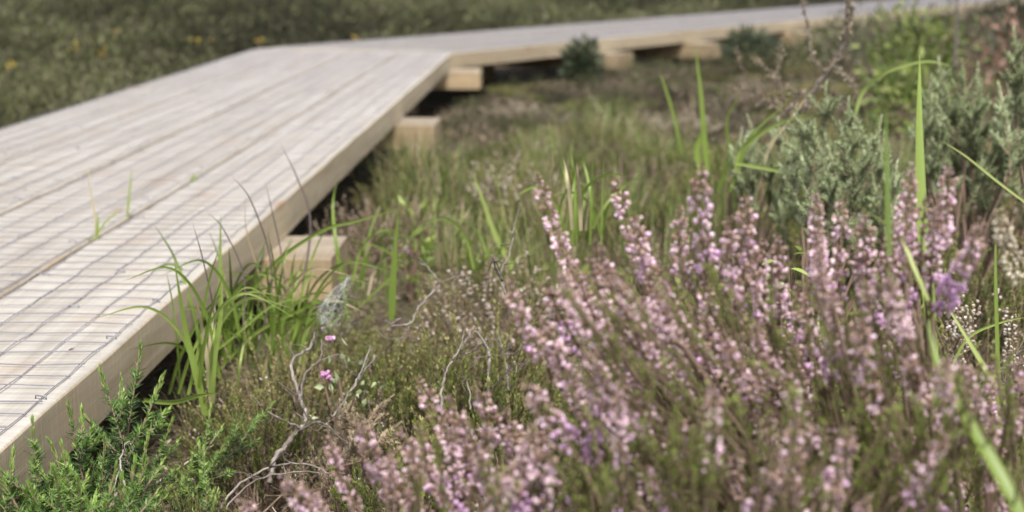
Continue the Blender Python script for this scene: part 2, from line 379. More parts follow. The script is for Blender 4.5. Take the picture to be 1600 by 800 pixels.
# ------------------------------------------------------------------ boardwalk
def prism(corners, z0, z1, nlen, ax):
    """plank: footprint of four corners (start/right, start/left, end/left, end/right) in a local frame, worn rounded edges"""
    mb = MB(); (a, b, c, d) = [np.array(p, float) for p in corners]
    bev = .0028
    prof = [(0, 0, z0), (0, 0, z1 - bev), (0, 1, z1)]  # (unused marker rows)
    rows = []
    for i in range(nlen + 1):
        t = i / nlen; r = a + (d - a) * t; l = b + (c - b) * t
        w = np.linalg.norm(l - r); e = (l - r) / w
        wob = .0012 * math.sin(7.1 * t * nlen * .35 + a[0] * 9) ; zb = .0008 * math.sin(3.3 * t * nlen * .21)
        r2 = r + e * wob
        rows.append([np.r_[r2, z0], np.r_[r2, z1 - bev + zb], np.r_[r2 + e * bev * .35, z1 - bev * .35 + zb], np.r_[r2 + e * bev, z1 + zb],
                     np.r_[l - e * bev, z1 + zb], np.r_[l - e * bev * .35, z1 - bev * .35 + zb], np.r_[l, z1 - bev + zb], np.r_[l, z0]])
    V = np.array(rows).reshape(-1, 3); k = 8
    i = np.arange(nlen)[:, None] * k; j = np.arange(k)[None]
    mb.add(V, np.stack([i + j, i + k + j, i + k + (j + 1) % k, i + (j + 1) % k], -1).reshape(-1, 4))
    mb.f.append((np.array([np.arange(k), (np.arange(k) + nlen * k)[::-1]]), 0, np.zeros(2)))
    return mb

def wire_for(mb, s_start, s_end, o0, o1, z, step_s=.044, inset=.015, near=True):
    """welded mesh stapled on one plank: wires along the plank and across it (local x along, y left)"""
    no = 5; os_ = np.linspace(o0 + (inset if o0 < .01 else .004), o1 - .004, no)
    lo, hi = s_start, s_end
    sv = np.arange(lo, hi, step_s)
    wig = .0024
    off = rng.normal(0, wig, (no, len(sv))) * .55; offs = rng.normal(0, wig, (no, len(sv))) * .9
    for j in range(1, no): offs[j] = offs[j - 1] * .6 + offs[j]
    lift = np.abs(rng.normal(0, .0011, (no, len(sv)))) + .0012
    X = sv[None] + offs; Yv = os_[:, None] + off
    for j in range(no):
        pts = np.stack([X[j], Yv[j], z + lift[j]], 1)
        tube(mb, catmull(pts, 3) if near else pts, .00074, 4 if near else 3, cap=False)
    for i in range(len(sv)):
        pts = np.stack([X[:, i], Yv[:, i], z + lift[:, i] + .0012], 1)
        if near and rng.random() < .5: pts = np.vstack([pts[0] + [0, -.008 * rng.random(), 0], pts])
        tube(mb, catmull(pts, 4) if near else pts, .00074, 4 if near else 3, cap=False)

def staples(mb, s0, s1, o0, o1, z):
    for s in np.arange(s0, s1, .21):
        for o in (o0 + .016, o1 - .014, (o0 + o1) / 2):
            if rng.random() < .6:
                q = np.array([s + rng.normal(0, .03), o + rng.normal(0, .003), z]); e = np.array([rng.normal(0, .4), 1, 0]); e /= np.linalg.norm(e)
                tube(mb, [q - e * .006, q - e * .006 + [0, 0, .003], q + e * .006 + [0, 0, .003], q + e * .006], .0009, 4)

def bearer(parent, s, right, left, wid, hgt, dirv, nv, origin):
    """timber bearer across the run, sticking out past both edges"""
    mb = MB(); z1 = DECK - TH - .002; z0 = z1 - hgt
    c = prism([(0, wid / 2), (0, -wid / 2), (right + left, -wid / 2), (right + left, wid / 2)][::-1] if False else
              [(0, -wid / 2), (0, wid / 2), (right + left, wid / 2), (right + left, -wid / 2)], 0, hgt, 8, 0)
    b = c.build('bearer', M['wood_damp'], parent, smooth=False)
    p = origin + dirv * s - nv * right
    b.location = (p[0], p[1], z0)
    b.rotation_euler = (0, 0, math.atan2(nv[1], nv[0]) + rng.normal(0, .012))
    for off in (right * .9 + .2, right + left - .32):
        pm = MB(); q = p + nv * off
        tube(pm, [[0, 0, -.14], [0, 0, 0], [0, 0, z0 - .001]], .042, 10)
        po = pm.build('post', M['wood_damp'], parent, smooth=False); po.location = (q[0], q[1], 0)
    return b

bw = thing('boardwalk', 'straight near run of the pale timber boardwalk with wire mesh on its planks', 'boardwalk')
rot1 = math.atan2(d1[1], d1[0])
S0 = -8.6
for i in range(NPL):
    o0 = i * (PW + GAP); o1 = o0 + PW
    mb = prism([(S0, o0), (S0, o1), (o1 * mit - .003, o1), (o0 * mit - .003, o0)], DECK - TH, DECK - (0, .0015, .0008, .002)[i], 60, 0)
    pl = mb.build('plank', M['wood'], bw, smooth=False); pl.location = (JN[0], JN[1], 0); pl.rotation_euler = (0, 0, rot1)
    wm = MB(); wire_for(wm, -6.6 + .01 * i, o0 * mit - .03, o0, o1, DECK, near=True); staples(wm, -6.0, -.2, o0, o1, DECK)
    w = wm.build('wire_mesh', M['wire'], bw, smooth=True); w.location = (JN[0], JN[1], 0); w.rotation_euler = (0, 0, rot1)
for p, right in ((np.array([-.30, 2.562]), .113), (np.array([-.221, 4.52]), .117), (np.array([-.129, 6.5]), .135), (np.array([-.5, .55]), .11), (np.array([-.5, -1.5]), .11)):
    s = (p - JN) @ d1
    bearer(bw, s, right, WD + .11, 0.205, .075, d1, n1, JN)
bw2 = thing('boardwalk', 'far run of the pale timber boardwalk bending away to the right', 'boardwalk')
rot2 = math.atan2(d2[1], d2[0])
for i in range(NPL):
    o0 = i * (PW + GAP); o1 = o0 + PW
    mb = prism([(-o0 * mit + .003, o0), (-o1 * mit + .003, o1), (L2, o1), (L2, o0)], DECK - TH, DECK - (.001, .002, 0, .0012)[i], 60, 0)
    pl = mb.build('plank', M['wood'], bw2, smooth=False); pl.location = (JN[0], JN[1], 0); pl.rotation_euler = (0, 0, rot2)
    wm = MB(); wire_for(wm, -o0 * mit + .05, L2, o0, o1, DECK, near=False)
    w = wm.build('wire_mesh', M['wire'], bw2); w.location = (JN[0], JN[1], 0); w.rotation_euler = (0, 0, rot2)
for s in (1.3, 2.32, 3.7, 5.3, 7.3, 9.3, 11.3): bearer(bw2, s, .13, WD + .11, .20, .085, d2, n2, JN)

# ------------------------------------------------------------------ plant builders
def ling_shoot(mb, base, D, L, nleaf, ll=.0042, lw=.0015, mat=0, t0=.3, t1=.8, stem_mat=1, bend=None):
    """one heather shoot: thin stem closely set with scale leaves"""
    D = D / np.linalg.norm(D); up = np.array([0, 0, 1.])
    b = (up * .25 + rng.normal(0, .15, 3)) if bend is None else bend
    u = np.linspace(0, 1, 5)[:, None]
    pts = base + D * L * u + b * L * .5 * u ** 2
    tube(mb, pts, np.linspace(.0011, .0005, 5), 3, stem_mat, .35, cap=False)
    uu = rng.uniform(.08, 1, nleaf)[:, None]
    P = base + D * L * uu + b * L * .5 * uu ** 2
    T = norm(D + b * uu); S, N = perp(T, U(0, 6.28, nleaf))
    Dl = norm(T * .8 + S * .65)
    leaves(mb, P, Dl, U(.7, 1.25, nleaf) * ll, lw, .2, mat, np.clip(t0 + (t1 - t0) * uu[:, 0] ** 1.5 + rng.normal(0, .14, nleaf), 0, 1))

def ling_clump(nsh, h, spread, nleaf, t0, t1, flowers=0, ll=.0046, lw=.0018):
    mb = MB()
    for i in range(nsh):
        a = U(0, 6.283); r = spread * math.sqrt(rng.random())
        out = np.array([math.cos(a), math.sin(a), 0])
        hh = h * U(.6, 1.15) * (1 - .35 * (r / spread) ** 2)
        L = hh * U(.45, .75)
        tip_dir = norm((np.array([0, 0, 1.]) + out * r / spread * .7 + rng.normal(0, .22, 3))[None])[0]
        top = out * r + np.array([0, 0, hh]); base = top - tip_dir * L
        if rng.random() < .35:
            root = out * r * .25; root[2] = -.01
            tube(mb, catmull([root, (root + base) / 2 + rng.normal(0, .012, 3), base], 3), np.linspace(.0022, .001, 7), 4, 1, U(.2, .9), cap=False)
        ling_shoot(mb, base, tip_dir, L, nleaf, ll, lw, 0, t0, t1)
        if flowers and rng.random() < flowers:
            n = 26; uu = rng.uniform(.35, 1, n)[:, None]
            P = base + tip_dir * L * uu; T = np.repeat(tip_dir[None], n, 0); S, N = perp(T, U(0, 6.28, n))
            bells(mb, P + S * .0025, norm(S + T * .1 - np.array([[0, 0, .25]])), U(.0028, .0042, n), U(.0013, .002, n), 2, U(.1, 1, n), 4)
    return mb

def variants(n, fn, name, mats): return [fn().mesh(name, mats) for _ in range(n)]
G_LING = variants(5, lambda: ling_clump(125, U(.13, .18), .13, 92, .08, .92, 0, .005, .0019), 'heather_clump', [M['ling'], M['stem'], M['faded']])
G_OLIVE = variants(4, lambda: ling_clump(125, U(.14, .19), .13, 88, .10, .95, .02, .005, .0019), 'heather_clump', [M['ling_olive'], M['stem'], M['faded']])
G_BROWN = variants(4, lambda: ling_clump(105, U(.10, .15), .14, 60, .08, .9, .03, .005, .0016), 'heather_clump', [M['ling_brown'], M['stem'], M['faded']])
G_DARK = variants(4, lambda: ling_clump(110, U(.11, .16), .14, 66, .08, .9, .04, .005, .0017), 'heather_clump', [M['ling_dark'], M['stem'], M['faded']])
G_FADED = variants(4, lambda: ling_clump(75, U(.14, .20), .13, 60, .15, .9, .6), 'heather_clump', [M['ling_olive'], M['stem'], M['faded']])

def tuft(n, Lr, W, lean, droop, spread, t0, t1, dry=.1, seg=7):
    mb = MB(); a = U(0, 6.283, n); r = spread * np.sqrt(rng.random(n))
    P = np.stack([r * np.cos(a), r * np.sin(a), np.full(n, -.01)], 1)
    az = a + rng.normal(0, .5, n); isdry = rng.random(n) < dry
    for sel, mat in ((~isdry, 0), (isdry, 1)):
        m = int(sel.sum())
        if m: ribbons(mb, P[sel], az[sel], U(Lr[0], Lr[1], m), U(.6, 1.1, m) * W, np.abs(rng.normal(0, lean, m)) + .02, np.abs(rng.normal(0, droop, m)), seg, mat, U(t0, t1, m))
    return mb
G_DEER = variants(4, lambda: tuft(170, (.10, .26), .0024, .22, .35, .05, .15, .85, .22, 5), 'deergrass_tuft', [M['deer'], M['grass_dry']])
G_GRASS = variants(5, lambda: tuft(34, (.14, .34), .0056, .18, .9, .035, .2, .9, .12, 8), 'grass_tuft', [M['grass'], M['grass_dry']])
G_WISP = variants(4, lambda: tuft(14, (.16, .36), .0032, .2, .7, .03, .3, 1, .45, 8), 'grass_wisp', [M['grass'], M['grass_dry']])

# ------------------------------------------------------------------ near and mid bog right of the boardwalk
def place(name, mesh, x, y, s, label, cat, group, rz=None, tilt=.12, dz=0, sz=1):
    o = link(name, mesh, None, (x, y, float(gz(x, y)) + dz))
    o.rotation_euler = (rng.normal(0, tilt), rng.normal(0, tilt), U(0, 6.28) if rz is None else rz)
    o.scale = (s, s, s * sz)
    return tag(o, label, cat, group)
pts = []
def free(x, y, d):
    for (a, b, c) in pts:
        if (a - x) ** 2 + (b - y) ** 2 < (.5 * (d + c)) ** 2: return False
    return True
def bare(x, y):
    # patch of open litter by the first bearer and in front of the gorse
    return ((x + .10) / .17) ** 2 + ((y - 2.75) / .5) ** 2 < 1 or (x < .02 and y < 2.02)
LAB = {'g': ('heather_clump', 'low green heather clump without flowers growing in the bog right of the boardwalk', 'heather', 'green heather clumps in the bog', G_LING),
       'o': ('heather_clump', 'olive yellow heather clump growing in the bog right of the boardwalk', 'heather', 'olive heather clumps in the bog', G_OLIVE),
       'b': ('heather_clump', 'dry brown heather clump growing in the bog right of the boardwalk', 'heather', 'brown heather clumps in the bog', G_BROWN),
       'k': ('heather_clump', 'dark grey brown heather clump growing in the bog right of the boardwalk', 'heather', 'dark heather clumps in the bog', G_DARK),
       'f': ('heather_clump', 'heather clump dotted with faded beige flowers in the bog right of the boardwalk', 'heather', 'faded heather clumps in the bog', G_FADED),
       'd': ('deergrass_tuft', 'upright tuft of fine dark green deergrass among the heather', 'grass tuft', 'deergrass tufts in the bog', G_DEER),
       'w': ('grass_wisp', 'loose wisp of thin grass blades among the heather', 'grass', 'grass wisps in the bog', G_WISP)}
cnt = {k: 0 for k in LAB}
tries = 0
while tries < 9000 and len(pts) < 560:
    tries += 1
    y = 1.25 + 6.2 * rng.random() ** .85; x = U(-.55, .36 * y + .45)
    if on_deck(x, y, .10) or bare(x, y): continue
    s1, o1, s2, o2 = deck_uv(x, y)
    if o1 > 0: continue
    if s2 > -.4 and o2 > -.16: continue
    if y < 1.55 and x < .75 : continue
    pr = dict(g=.36, o=.22, b=.14, f=.08, d=.10, w=.05, k=.10)
    if x > .35 and y < 3: pr.update(f=.22, o=.22, b=.12, d=.05, g=.34)
    if y < 2.4 and x < .3: pr.update(d=.01, w=.0, g=.45, o=.22, b=.16, f=.03)
    if y > 2.9: pr.update(g=.38, o=.16, b=.10, d=.18, w=.05, k=.10)
    if y > 4.3: pr.update(g=.24, o=.08, b=.16, d=.05, w=.03, k=.42)
    if o1 > -.32 and y > 4.6: pr.update(d=.0, g=.05, b=.2, w=.02, k=.6)
    ks = list(pr); pv = np.array([pr[k] for k in ks]); k = ks[int(rng.choice(len(ks), p=pv / pv.sum()))]
    sc = U(.75, 1.15) * (1 + .05 * y)
    dd = .17 * sc * (.7 if k in 'dw' else 1)
    if not free(x, y, dd): continue
    # keep the bearers' ends clear
    if o1 > -.26 and any(abs(s1 - (yy - JN[1])) < .24 for yy in (2.56, 4.52, 6.5)): continue
    if cnt[k] >= 120: continue
    pts.append((x, y, dd)); cnt[k] += 1
    nm, lb, ct, gr, ms = LAB[k]
    szz = U(.8, 1.15)
    if o1 > -.30 and k in 'gobfk': szz *= .7
    if y > 3.2: szz *= float(np.interp(y, [3.2, 4.4, 5.6, 7], [.9, .62, .42, .35]))
    if o2 > -.9 and s2 > -.5: szz *= .8
    place(nm, ms[int(rng.integers(len(ms)))], x, y, sc, lb, ct, gr, sz=szz)

SPOT = [(748, 455, 1.80, 1.15, 'o', 'olive heather bush behind the forked grey dead twig, in sharp focus'), (690, 505, 1.72, .95, 'g', 'green heather bush between the curved dead twig and the forked dead twig'),
        (805, 530, 1.62, .9, 'g', 'dark green heather bush tucked under the left edge of the flowering heather'), (620, 560, 1.68, .8, 'b', 'brownish heather bush right of the pink heath flowers'),
        (425, 560, 1.74, .85, 'o', 'olive feathery heather bush between the broad grass blades and the twisted dead branch'), (575, 520, 1.85, .7, 'g', 'small green heather bush right of the cobweb'),
        (390, 600, 1.60, .7, 'g', 'small dark green heather bush left of the twisted dead branch'), (560, 640, 1.52, .6, 'b', 'small dry heather clump in the litter right of the twisted branch'),
        (655, 660, 1.42, .75, 'g', 'green heather bush half hidden behind the low mauve spikes'), (300, 760, 1.36, .55, 'g', 'little green heather clump in the litter right of the gorse'), (735, 600, 1.55, .9, 'o', 'olive heather bush below the forked dead twig')]
for px, py, Y, sc, k, lb in SPOT:
    p = at(px, py, Y); ms = LAB[k][4]; ground = float(gz(p[0], p[1])); hgt = max(.06, p[2] - ground)
    o = place('heather_bush', ms[int(rng.integers(len(ms)))], p[0], p[1], sc, lb, 'heather', None, tilt=.08)
    o.scale.z = min(1.35, hgt / .17)
TUS = [(440,520,2.1,.6,'the shaded foot of the grass under the plank edge'), (330,560,1.78,.5,'the dark gap under the plank edge behind the broad blades'), (700,205,3.5,1.25,'the deck edge right of the second bearer'), (690,300,2.9,.9,'below the second bearer, over the brown litter'), (870,190,4.0,1.3,'the middle distance below the dark conical shrub'), (770,315,2.7,.85,'front of the bent kinked blade'),
       (810,250,3.2,1.0,'the mid bog left of the leftmost heather spike, farther off'), (930,150,4.6,1.2,'the foot of the dark scrub before the far run'), (1130,215,2.9,.9,'the foot of the pair of tall bright blades'), (1035,265,2.5,.95,'behind the tallest heather spikes of the middle'), (650,185,4.1,.9,'beside the end of the second bearer'), (960,235,3.0,1.0,'the left of the pair of tall bright blades')]
for px, py, Y, sc, where in TUS:
    p = at(px, py, Y); o = place('deergrass_tussock', G_DEER[int(rng.integers(4))], p[0], p[1], sc * 1.3, 'bushy green deergrass tussock at ' + where, 'grass tussock', None, tilt=.05)
    o.scale.z = max(.5, (p[2] - float(gz(p[0], p[1]))) / .23)
cm = MB(); n = 260; s_ = U(-5.6, -.2, n); o_ = U(0.01, WD - .01, n); xy = JN + s_[:, None] * d1 + o_[:, None] * n1; a = U(0, 6.28, n)
P = np.c_[xy, np.full(n, DECK + .0012)]; Dd = np.c_[np.cos(a), np.sin(a), U(0, .15, n)]
leaves(cm, P[:150], Dd[:150], U(.004, .014, 150), U(.0015, .004, 150), .25, 0, rng.beta(1.4, 2.4, 150)); needles(cm, P[150:], Dd[150:], U(.008, .03, 110), .0004, 0, rng.beta(1.6, 2, 110))
tag(cm.build('deck_litter', [M['litter']]), 'crumbs of leaf and stalk lying on the planks', 'litter', kind='stuff')
# moss and litter on the ground (nobody could count it)
def scatter_xy(n, x0, x1, y0, y1, keep=None):
    x = U(x0, x1, n); y = U(y0, y1, n)
    k = ~on_deck(x, y, -.30)
    if keep is not None: k &= keep(x, y)
    return x[k], y[k]
lm = MB()
for n, x0, x1, y0, y1, Lr, rr in ((9000, -.75, .6, 1.15, 2.2, (.012, .055), (.0004, .0011)), (9000, -.6, 1.2, 1.9, 4.2, (.02, .08), (.0006, .0015)), (4000, -.6, 2.6, 4, 7.5, (.03, .1), (.001, .002))):
    x, y = scatter_xy(n, x0, x1, y0, y1); m = len(x); a = U(0, 6.28, m)
    z = gz(x, y) + np.abs(rng.normal(.004, .008, m)) + .002
    needles(lm, np.stack([x, y, z], 1), np.stack([np.cos(a), np.sin(a), rng.normal(0, .22, m)], 1), U(*Lr, m), U(*rr, m), 0, np.clip(rng.beta(1.6, 2.2, m), 0, 1))
    x, y = scatter_xy(n // 2, x0, x1, y0, y1); m = len(x); a = U(0, 6.28, m)
    leaves(lm, np.stack([x, y, gz(x, y) + U(.002, .014, m)], 1), np.stack([np.cos(a), np.sin(a), rng.normal(0, .3, m)], 1), U(.006, .018, m), U(.002, .006, m), .3, 0, np.clip(rng.beta(1.6, 2.5, m), 0, 1))
n = 420; x = U(-.45, .45, n); y = U(1.3, 2.5, n); k = ~on_deck(x, y, -.1); x, y = x[k], y[k]
for a, b in zip(x, y):
    z = float(gz(a, b)) + U(.004, .05); h = U(0, 6.28); Lt = U(.03, .11); d = np.array([math.cos(h), math.sin(h), rng.normal(.1, .3)]); q = np.array([a, b, z])
    tube(lm, catmull([q, q + d * Lt * .5 + rng.normal(0, Lt * .09, 3), q + d * Lt], 3), np.linspace(U(.0007, .0016), .0005, 7), 4, 0, rng.beta(1.5, 1.8), cap=False)
tag(lm.build('plant_litter', [M['litter']]), 'brown litter of dead twigs needles and leaf flakes on the peat', 'litter', kind='stuff')
mm_ = MB()
def mossfield(x, y): return (np.sin(6.1 * x + 1.3 * y) + np.cos(5.2 * y - 2.4 * x) + .6 * np.sin(17 * x) * np.cos(15 * y)) > .1
for n, x0, x1, y0, y1 in ((16000, -.7, .7, 1.15, 2.3), (14000, -.5, 1.3, 2.2, 4.5)):
    x, y = scatter_xy(n, x0, x1, y0, y1, lambda a, b: mossfield(a, b) & ~on_deck(a, b, .02)); m = len(x)
    P = np.stack([x, y, gz(x, y) - .002], 1)
    leaves(mm_, P, np.stack([rng.normal(0, .5, m), rng.normal(0, .5, m), np.ones(m)], 1), U(.008, .026, m), U(.002, .0036, m), .3, 0, rng.beta(2, 2.5, m))
tag(mm_.build('moss_carpet', [M['moss']]), 'short green moss growing between the plants', 'moss', kind='stuff')

# ------------------------------------------------------------------ far heath (one mass)
def lowclump(n, h, sp, t0, t1):
    mb = MB(); a = U(0, 6.28, n); r = sp * np.sqrt(rng.random(n)); hh = h * (1 - .5 * (r / sp) ** 2) * U(.3, 1.1, n)
    P = np.stack([r * np.cos(a), r * np.sin(a), hh - h * .25], 1)
    D = np.stack([np.cos(a) * r / sp * .8, np.sin(a) * r / sp * .8, np.ones(n)], 1) + rng.normal(0, .6, (n, 3))
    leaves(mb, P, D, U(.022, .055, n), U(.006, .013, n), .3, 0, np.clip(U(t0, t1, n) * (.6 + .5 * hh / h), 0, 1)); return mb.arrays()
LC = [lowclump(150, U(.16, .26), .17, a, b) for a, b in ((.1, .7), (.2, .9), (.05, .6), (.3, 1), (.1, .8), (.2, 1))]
fh = MB()
def in_pool(x, y, k=1.25): return ((x - POOL[0]) / POOL[2] / k) ** 2 + ((y - POOL[1] + .6) / (POOL[3] + 1.5)) ** 2 < 1
def far_scatter(n, y0, y1, sc, rightside=False):
    for _ in range(n):
        y = math.sqrt(U(y0 ** 2, y1 ** 2)); x = U(-.40 * y - .7, .40 * y + .7)
        if on_deck(x, y, .12): continue
        s1, o1, s2, o2 = deck_uv(x, y)
        if o1 < 0 and o2 < 0 and y < 7.6: continue
        if in_pool(x, y): continue
        s = sc * U(.7, 1.3)
        if o2 > -.5 and o2 < 0: s *= .5
        patch = .22 * math.sin(1.1 * x + .6 * y) + .15 * math.cos(2.7 * x - 1.3 * y)
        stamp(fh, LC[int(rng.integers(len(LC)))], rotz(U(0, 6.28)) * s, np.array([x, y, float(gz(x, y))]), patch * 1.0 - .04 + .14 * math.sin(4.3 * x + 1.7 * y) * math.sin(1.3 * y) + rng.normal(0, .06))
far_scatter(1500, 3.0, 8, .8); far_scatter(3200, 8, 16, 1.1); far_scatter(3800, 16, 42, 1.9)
for _ in range(1500):
    y = U(3.4, 8.0); x = U(-.5, .42 * y + .6)
    if on_deck(x, y, .06): continue
    s1, o1, s2, o2 = deck_uv(x, y)
    if o1 > 0 or o2 > 0: continue
    if o1 > -.26 and any(abs(s1 - (yy - JN[1])) < .2 for yy in (2.56, 4.52, 6.5)): continue
    stamp(fh, LC[int(rng.integers(len(LC)))], rotz(U(0, 6.28)) * U(.26, .46), np.array([x, y, float(gz(x, y))]), .12 * math.sin(2.3 * x + 1.6 * y) + rng.normal(0, .10))
tag(fh.build('distant_heath', [M['heathmix']]), 'brown and olive low heath covering the bog around and beyond the boardwalk', 'heath', kind='stuff')

# ------------------------------------------------------------------ flowering heather in the foreground
LS = .065
def spike(vivid=0, pale=False, dens=1.0, dry=0):
    """raceme along a sagging axis from origin to +Z*LS, bent towards +X"""
    mb = MB(); sag = U(.08, .2) * LS; side = rng.normal(0, .02) * LS
    ax = lambda u: np.stack([sag * 4 * (u * u - u) * .5, side * np.sin(u * 3.1), u * LS], -1)
    u = np.linspace(-.25, 1.0, 12); tube(mb, ax(u), np.linspace(.0009, .0004, 12), 4, 0, .45, cap=False)
    n = int(112 * dens); uu = rng.beta(1.15, 1.1, n)
    P = ax(uu); T = norm(ax(uu + .02) - ax(uu - .02)); S, N = perp(T, U(0, 6.283, n))
    r = (.0030 + .0018 * (1 - uu)) * U(.55, 1.15, n) * np.where(uu > .85, .6, 1)
    D = norm(S + T * U(-.25, .45, n)[:, None] - np.array([[.18, 0, .05]]))
    size = np.where(uu > .86, .55, 1.0) * U(.65, 1.15, n)
    open_ = rng.random(n)
    t = np.where(open_ < .42, U(.05, .35, n), np.where(open_ < .85, U(.46, .68, n), U(.64, .82, n)))
    t = np.where((uu > .8) & (open_ < .8), U(.05, .34, n), t)
    if dry: t = np.where(rng.random(n) < dry, U(.05, .38, n), t)
    if vivid:
        v = (uu < .42) & (rng.random(n) < vivid); t = np.where(v, U(.78, 1, n), t); size = np.where(v, size * 1.25, size)
    bells(mb, P + S * r[:, None], D, .0036 * size, .00155 * size, 2, t, 5)
    n = 120; uu = rng.uniform(-.25, 1.0, n); P = ax(uu); T = norm(ax(uu + .02) - ax(uu - .02)); S, N = perp(T, U(0, 6.28, n))
    leaves(mb, P, norm(T + S * .9), U(.002, .0038, n), .0011, .2, 1, np.where(uu < .1, U(.3, .8, n), U(.2, .7, n)))
    return mb.mesh('flower_spike', [M['stem'], M['ling_olive'] if not dry else M['ling_brown'], M['pale_flower'] if pale else M['flower']])
SPK = [spike(0), spike(0), spike(.25), spike(0, dry=.3), spike(.2, dens=.85), spike(0, dry=.5), spike(.15, dens=1.15)]
SPV = [spike(.9), spike(.75), spike(1.0, dens=1.15)]
SPP = [spike(0, True), spike(0, True, .8)]

def add_spike(parent, tip, base, kind='n', loc0=None):
    ch = tip - base; L = np.linalg.norm(ch); z = ch / L
    up = np.array([0, 0, 1.]) - z * z[2]
    if np.linalg.norm(up) < .12: up = norm((rng.normal(0, 1, 3) * [1, 1, .1])[None])[0]; up = up - z * up.dot(z)
    x = up / np.linalg.norm(up); y = np.cross(z, x)
    ms = {'n': SPK, 'v': SPV, 'p': SPP}[kind]
    o = link('flower_spike', ms[int(rng.integers(len(ms)))], parent)
    s = L / LS; w = min(1.35, max(.85, s ** .5)) * U(.78, 1.02)
    Rm = Matrix(((x[0], y[0], z[0]), (x[1], y[1], z[1]), (x[2], y[2], z[2]))).to_4x4()
    o.matrix_local = Matrix.Translation(Vector((base - loc0).tolist())) @ Rm @ Matrix.Diagonal((w, w, s, 1))
    return o

def heather_plant(label, root, spikes, nfill, fill_box, nfol, fol_box, seed_y):
    """root: world xy. spikes: (tip px,py, base px,py, Y, kind). fill_box: px range for further tips."""
    loc = np.array([root[0], root[1], float(gz(*root))])
    t = thing('flowering_heather', label, 'heather', loc)
    bases = []
    lst = [(at(a, b, Y + U(-.04, .04)), at(c, d, Y + U(-.01, .03)), k) for (a, b, c, d, Y, k) in spikes]
    x0, x1, y0, y1 = fill_box
    for _ in range(nfill):
        px, py = U(x0, x1), U(y0, y1); Y = seed_y + U(-.14, .2)
        tip = at(px, py, Y); out = tip - loc; out[2] *= .55
        d = norm((out * .9 + np.array([0, 0, .16]) + rng.normal(0, .045, 3))[None])[0]
        lst.append((tip, tip - d * U(.04, .075), 'v' if rng.random() < .08 else 'n'))
    for tip, base, k in lst:
        add_spike(t, tip, base, k, loc); bases.append((base, norm((base - tip)[None])[0]))
    w = MB()
    for b, d in bases:
        b = b - loc; r0 = rng.normal(0, .02, 3); r0[2] = 0
        mid = b * .55 + d * .05 * np.array([1, 1, 1]) ; mid[2] = max(mid[2], .02)
        p1 = b + d * .03
        tube(w, catmull([r0, mid * .6 + r0 * .4, mid, p1, b], 4), np.linspace(.0028, .0008, 17), 4, 0, U(.2, .9), cap=False)
    w.build('woody_stem', [M['stem']], t)
    f = MB(); x0, x1, y0, y1 = fol_box
    for _ in range(nfol):
        top = at(U(x0, x1), U(y0, y1), seed_y + U(-.16, .30)) - loc
        if top[2] < .03: continue
        out = top * np.array([1, 1, .5]); d = norm((out + np.array([0, 0, .12]) + rng.normal(0, .06, 3))[None])[0]
        L = U(.045, .10)
        ling_shoot(f, top - d * L, d, L, 60, .0042, .0013, 0, .25, .85, 1)
    f.build('foliage', [M['ling_fresh'], M['stem']], t)
    return t

main = [(838,270,893,415,.98,'n'), (960,275,1012,420,1.0,'n'), (992,335,1040,470,.97,'n'), (1098,255,1106,420,.95,'n'), (1062,320,1072,455,.97,'n'),
        (1165,305,1190,455,.97,'n'), (1138,340,1150,490,.95,'n'), (1215,365,1218,500,.97,'n'), (1276,300,1288,445,.95,'n'), (1312,308,1308,470,.96,'n'),
        (938,385,992,525,.95,'n'), (922,400,1000,560,.93,'n'), (795,435,862,570,.95,'n'), (852,442,905,545,.97,'v'), (893,440,935,530,.98,'n'), (848,490,905,610,.93,'n'),
        (1004,395,1060,545,.94,'n'), (1350,332,1352,480,.97,'n'), (1388,365,1372,520,.95,'n'), (1022,440,1075,590,.92,'n'), (1246,440,1240,575,.93,'n'), (1302,455,1302,590,.92,'v'),
        (1152,430,1142,585,.93,'n'), (1100,430,1104,585,.94,'n'), (962,430,1030,590,.91,'n'), (1182,500,1172,630,.9,'n'), (1342,480,1335,600,.92,'n'), (820,592,900,700,.88,'v'),
        (872,560,962,690,.88,'n'), (942,540,1012,660,.9,'n'), (1060,520,1085,650,.9,'n'), (1280,340,1275,470,1.0,'n'), (870,360,925,480,1.02,'n'), (1195,370,1190,500,1.0,'n')]
heather_plant('big heather bush with a fan of pinkish mauve spikes filling the right foreground', (.33, 1.02), main, 60, (860, 1420, 380, 660), 480, (860, 1440, 440, 800), .95)
right = [(1425,262,1420,410,.95,'n'), (1447,305,1438,435,.96,'n'), (1482,258,1462,395,.94,'n'), (1396,345,1425,480,.94,'v'), (1532,345,1468,478,.9,'v'), (1408,300,1404,410,.97,'n'),
         (1562,330,1596,430,.95,'p'), (1500,562,1525,660,.9,'n'), (1445,572,1462,680,.9,'n'), (1552,650,1550,760,.86,'n'), (1470,330,1455,450,.95,'n'), (1520,580,1500,690,.88,'n'), (1590,560,1580,680,.9,'n')]
heather_plant('heather plant leaning right with a bright mauve spike beside the broad grass blade', (.36, .98), right, 16, (1390, 1600, 540, 780), 130, (1360, 1600, 560, 800), .9)
low = [(650,590,752,740,.86,'n'), (702,618,800,770,.84,'n'), (742,600,812,720,.88,'n'), (790,640,860,770,.84,'n'), (622,668,715,795,.82,'v'), (560,652,612,775,.84,'n'), (516,680,565,800,.82,'n'),
       (585,690,690,830,.8,'n'), (690,650,760,790,.84,'n'), (442,742,530,845,.8,'n'), (372,776,460,850,.8,'n'), (842,700,905,830,.8,'n'), (660,720,740,830,.78,'v'), (740,690,800,800,.8,'n'), (480,760,560,850,.78,'n')]
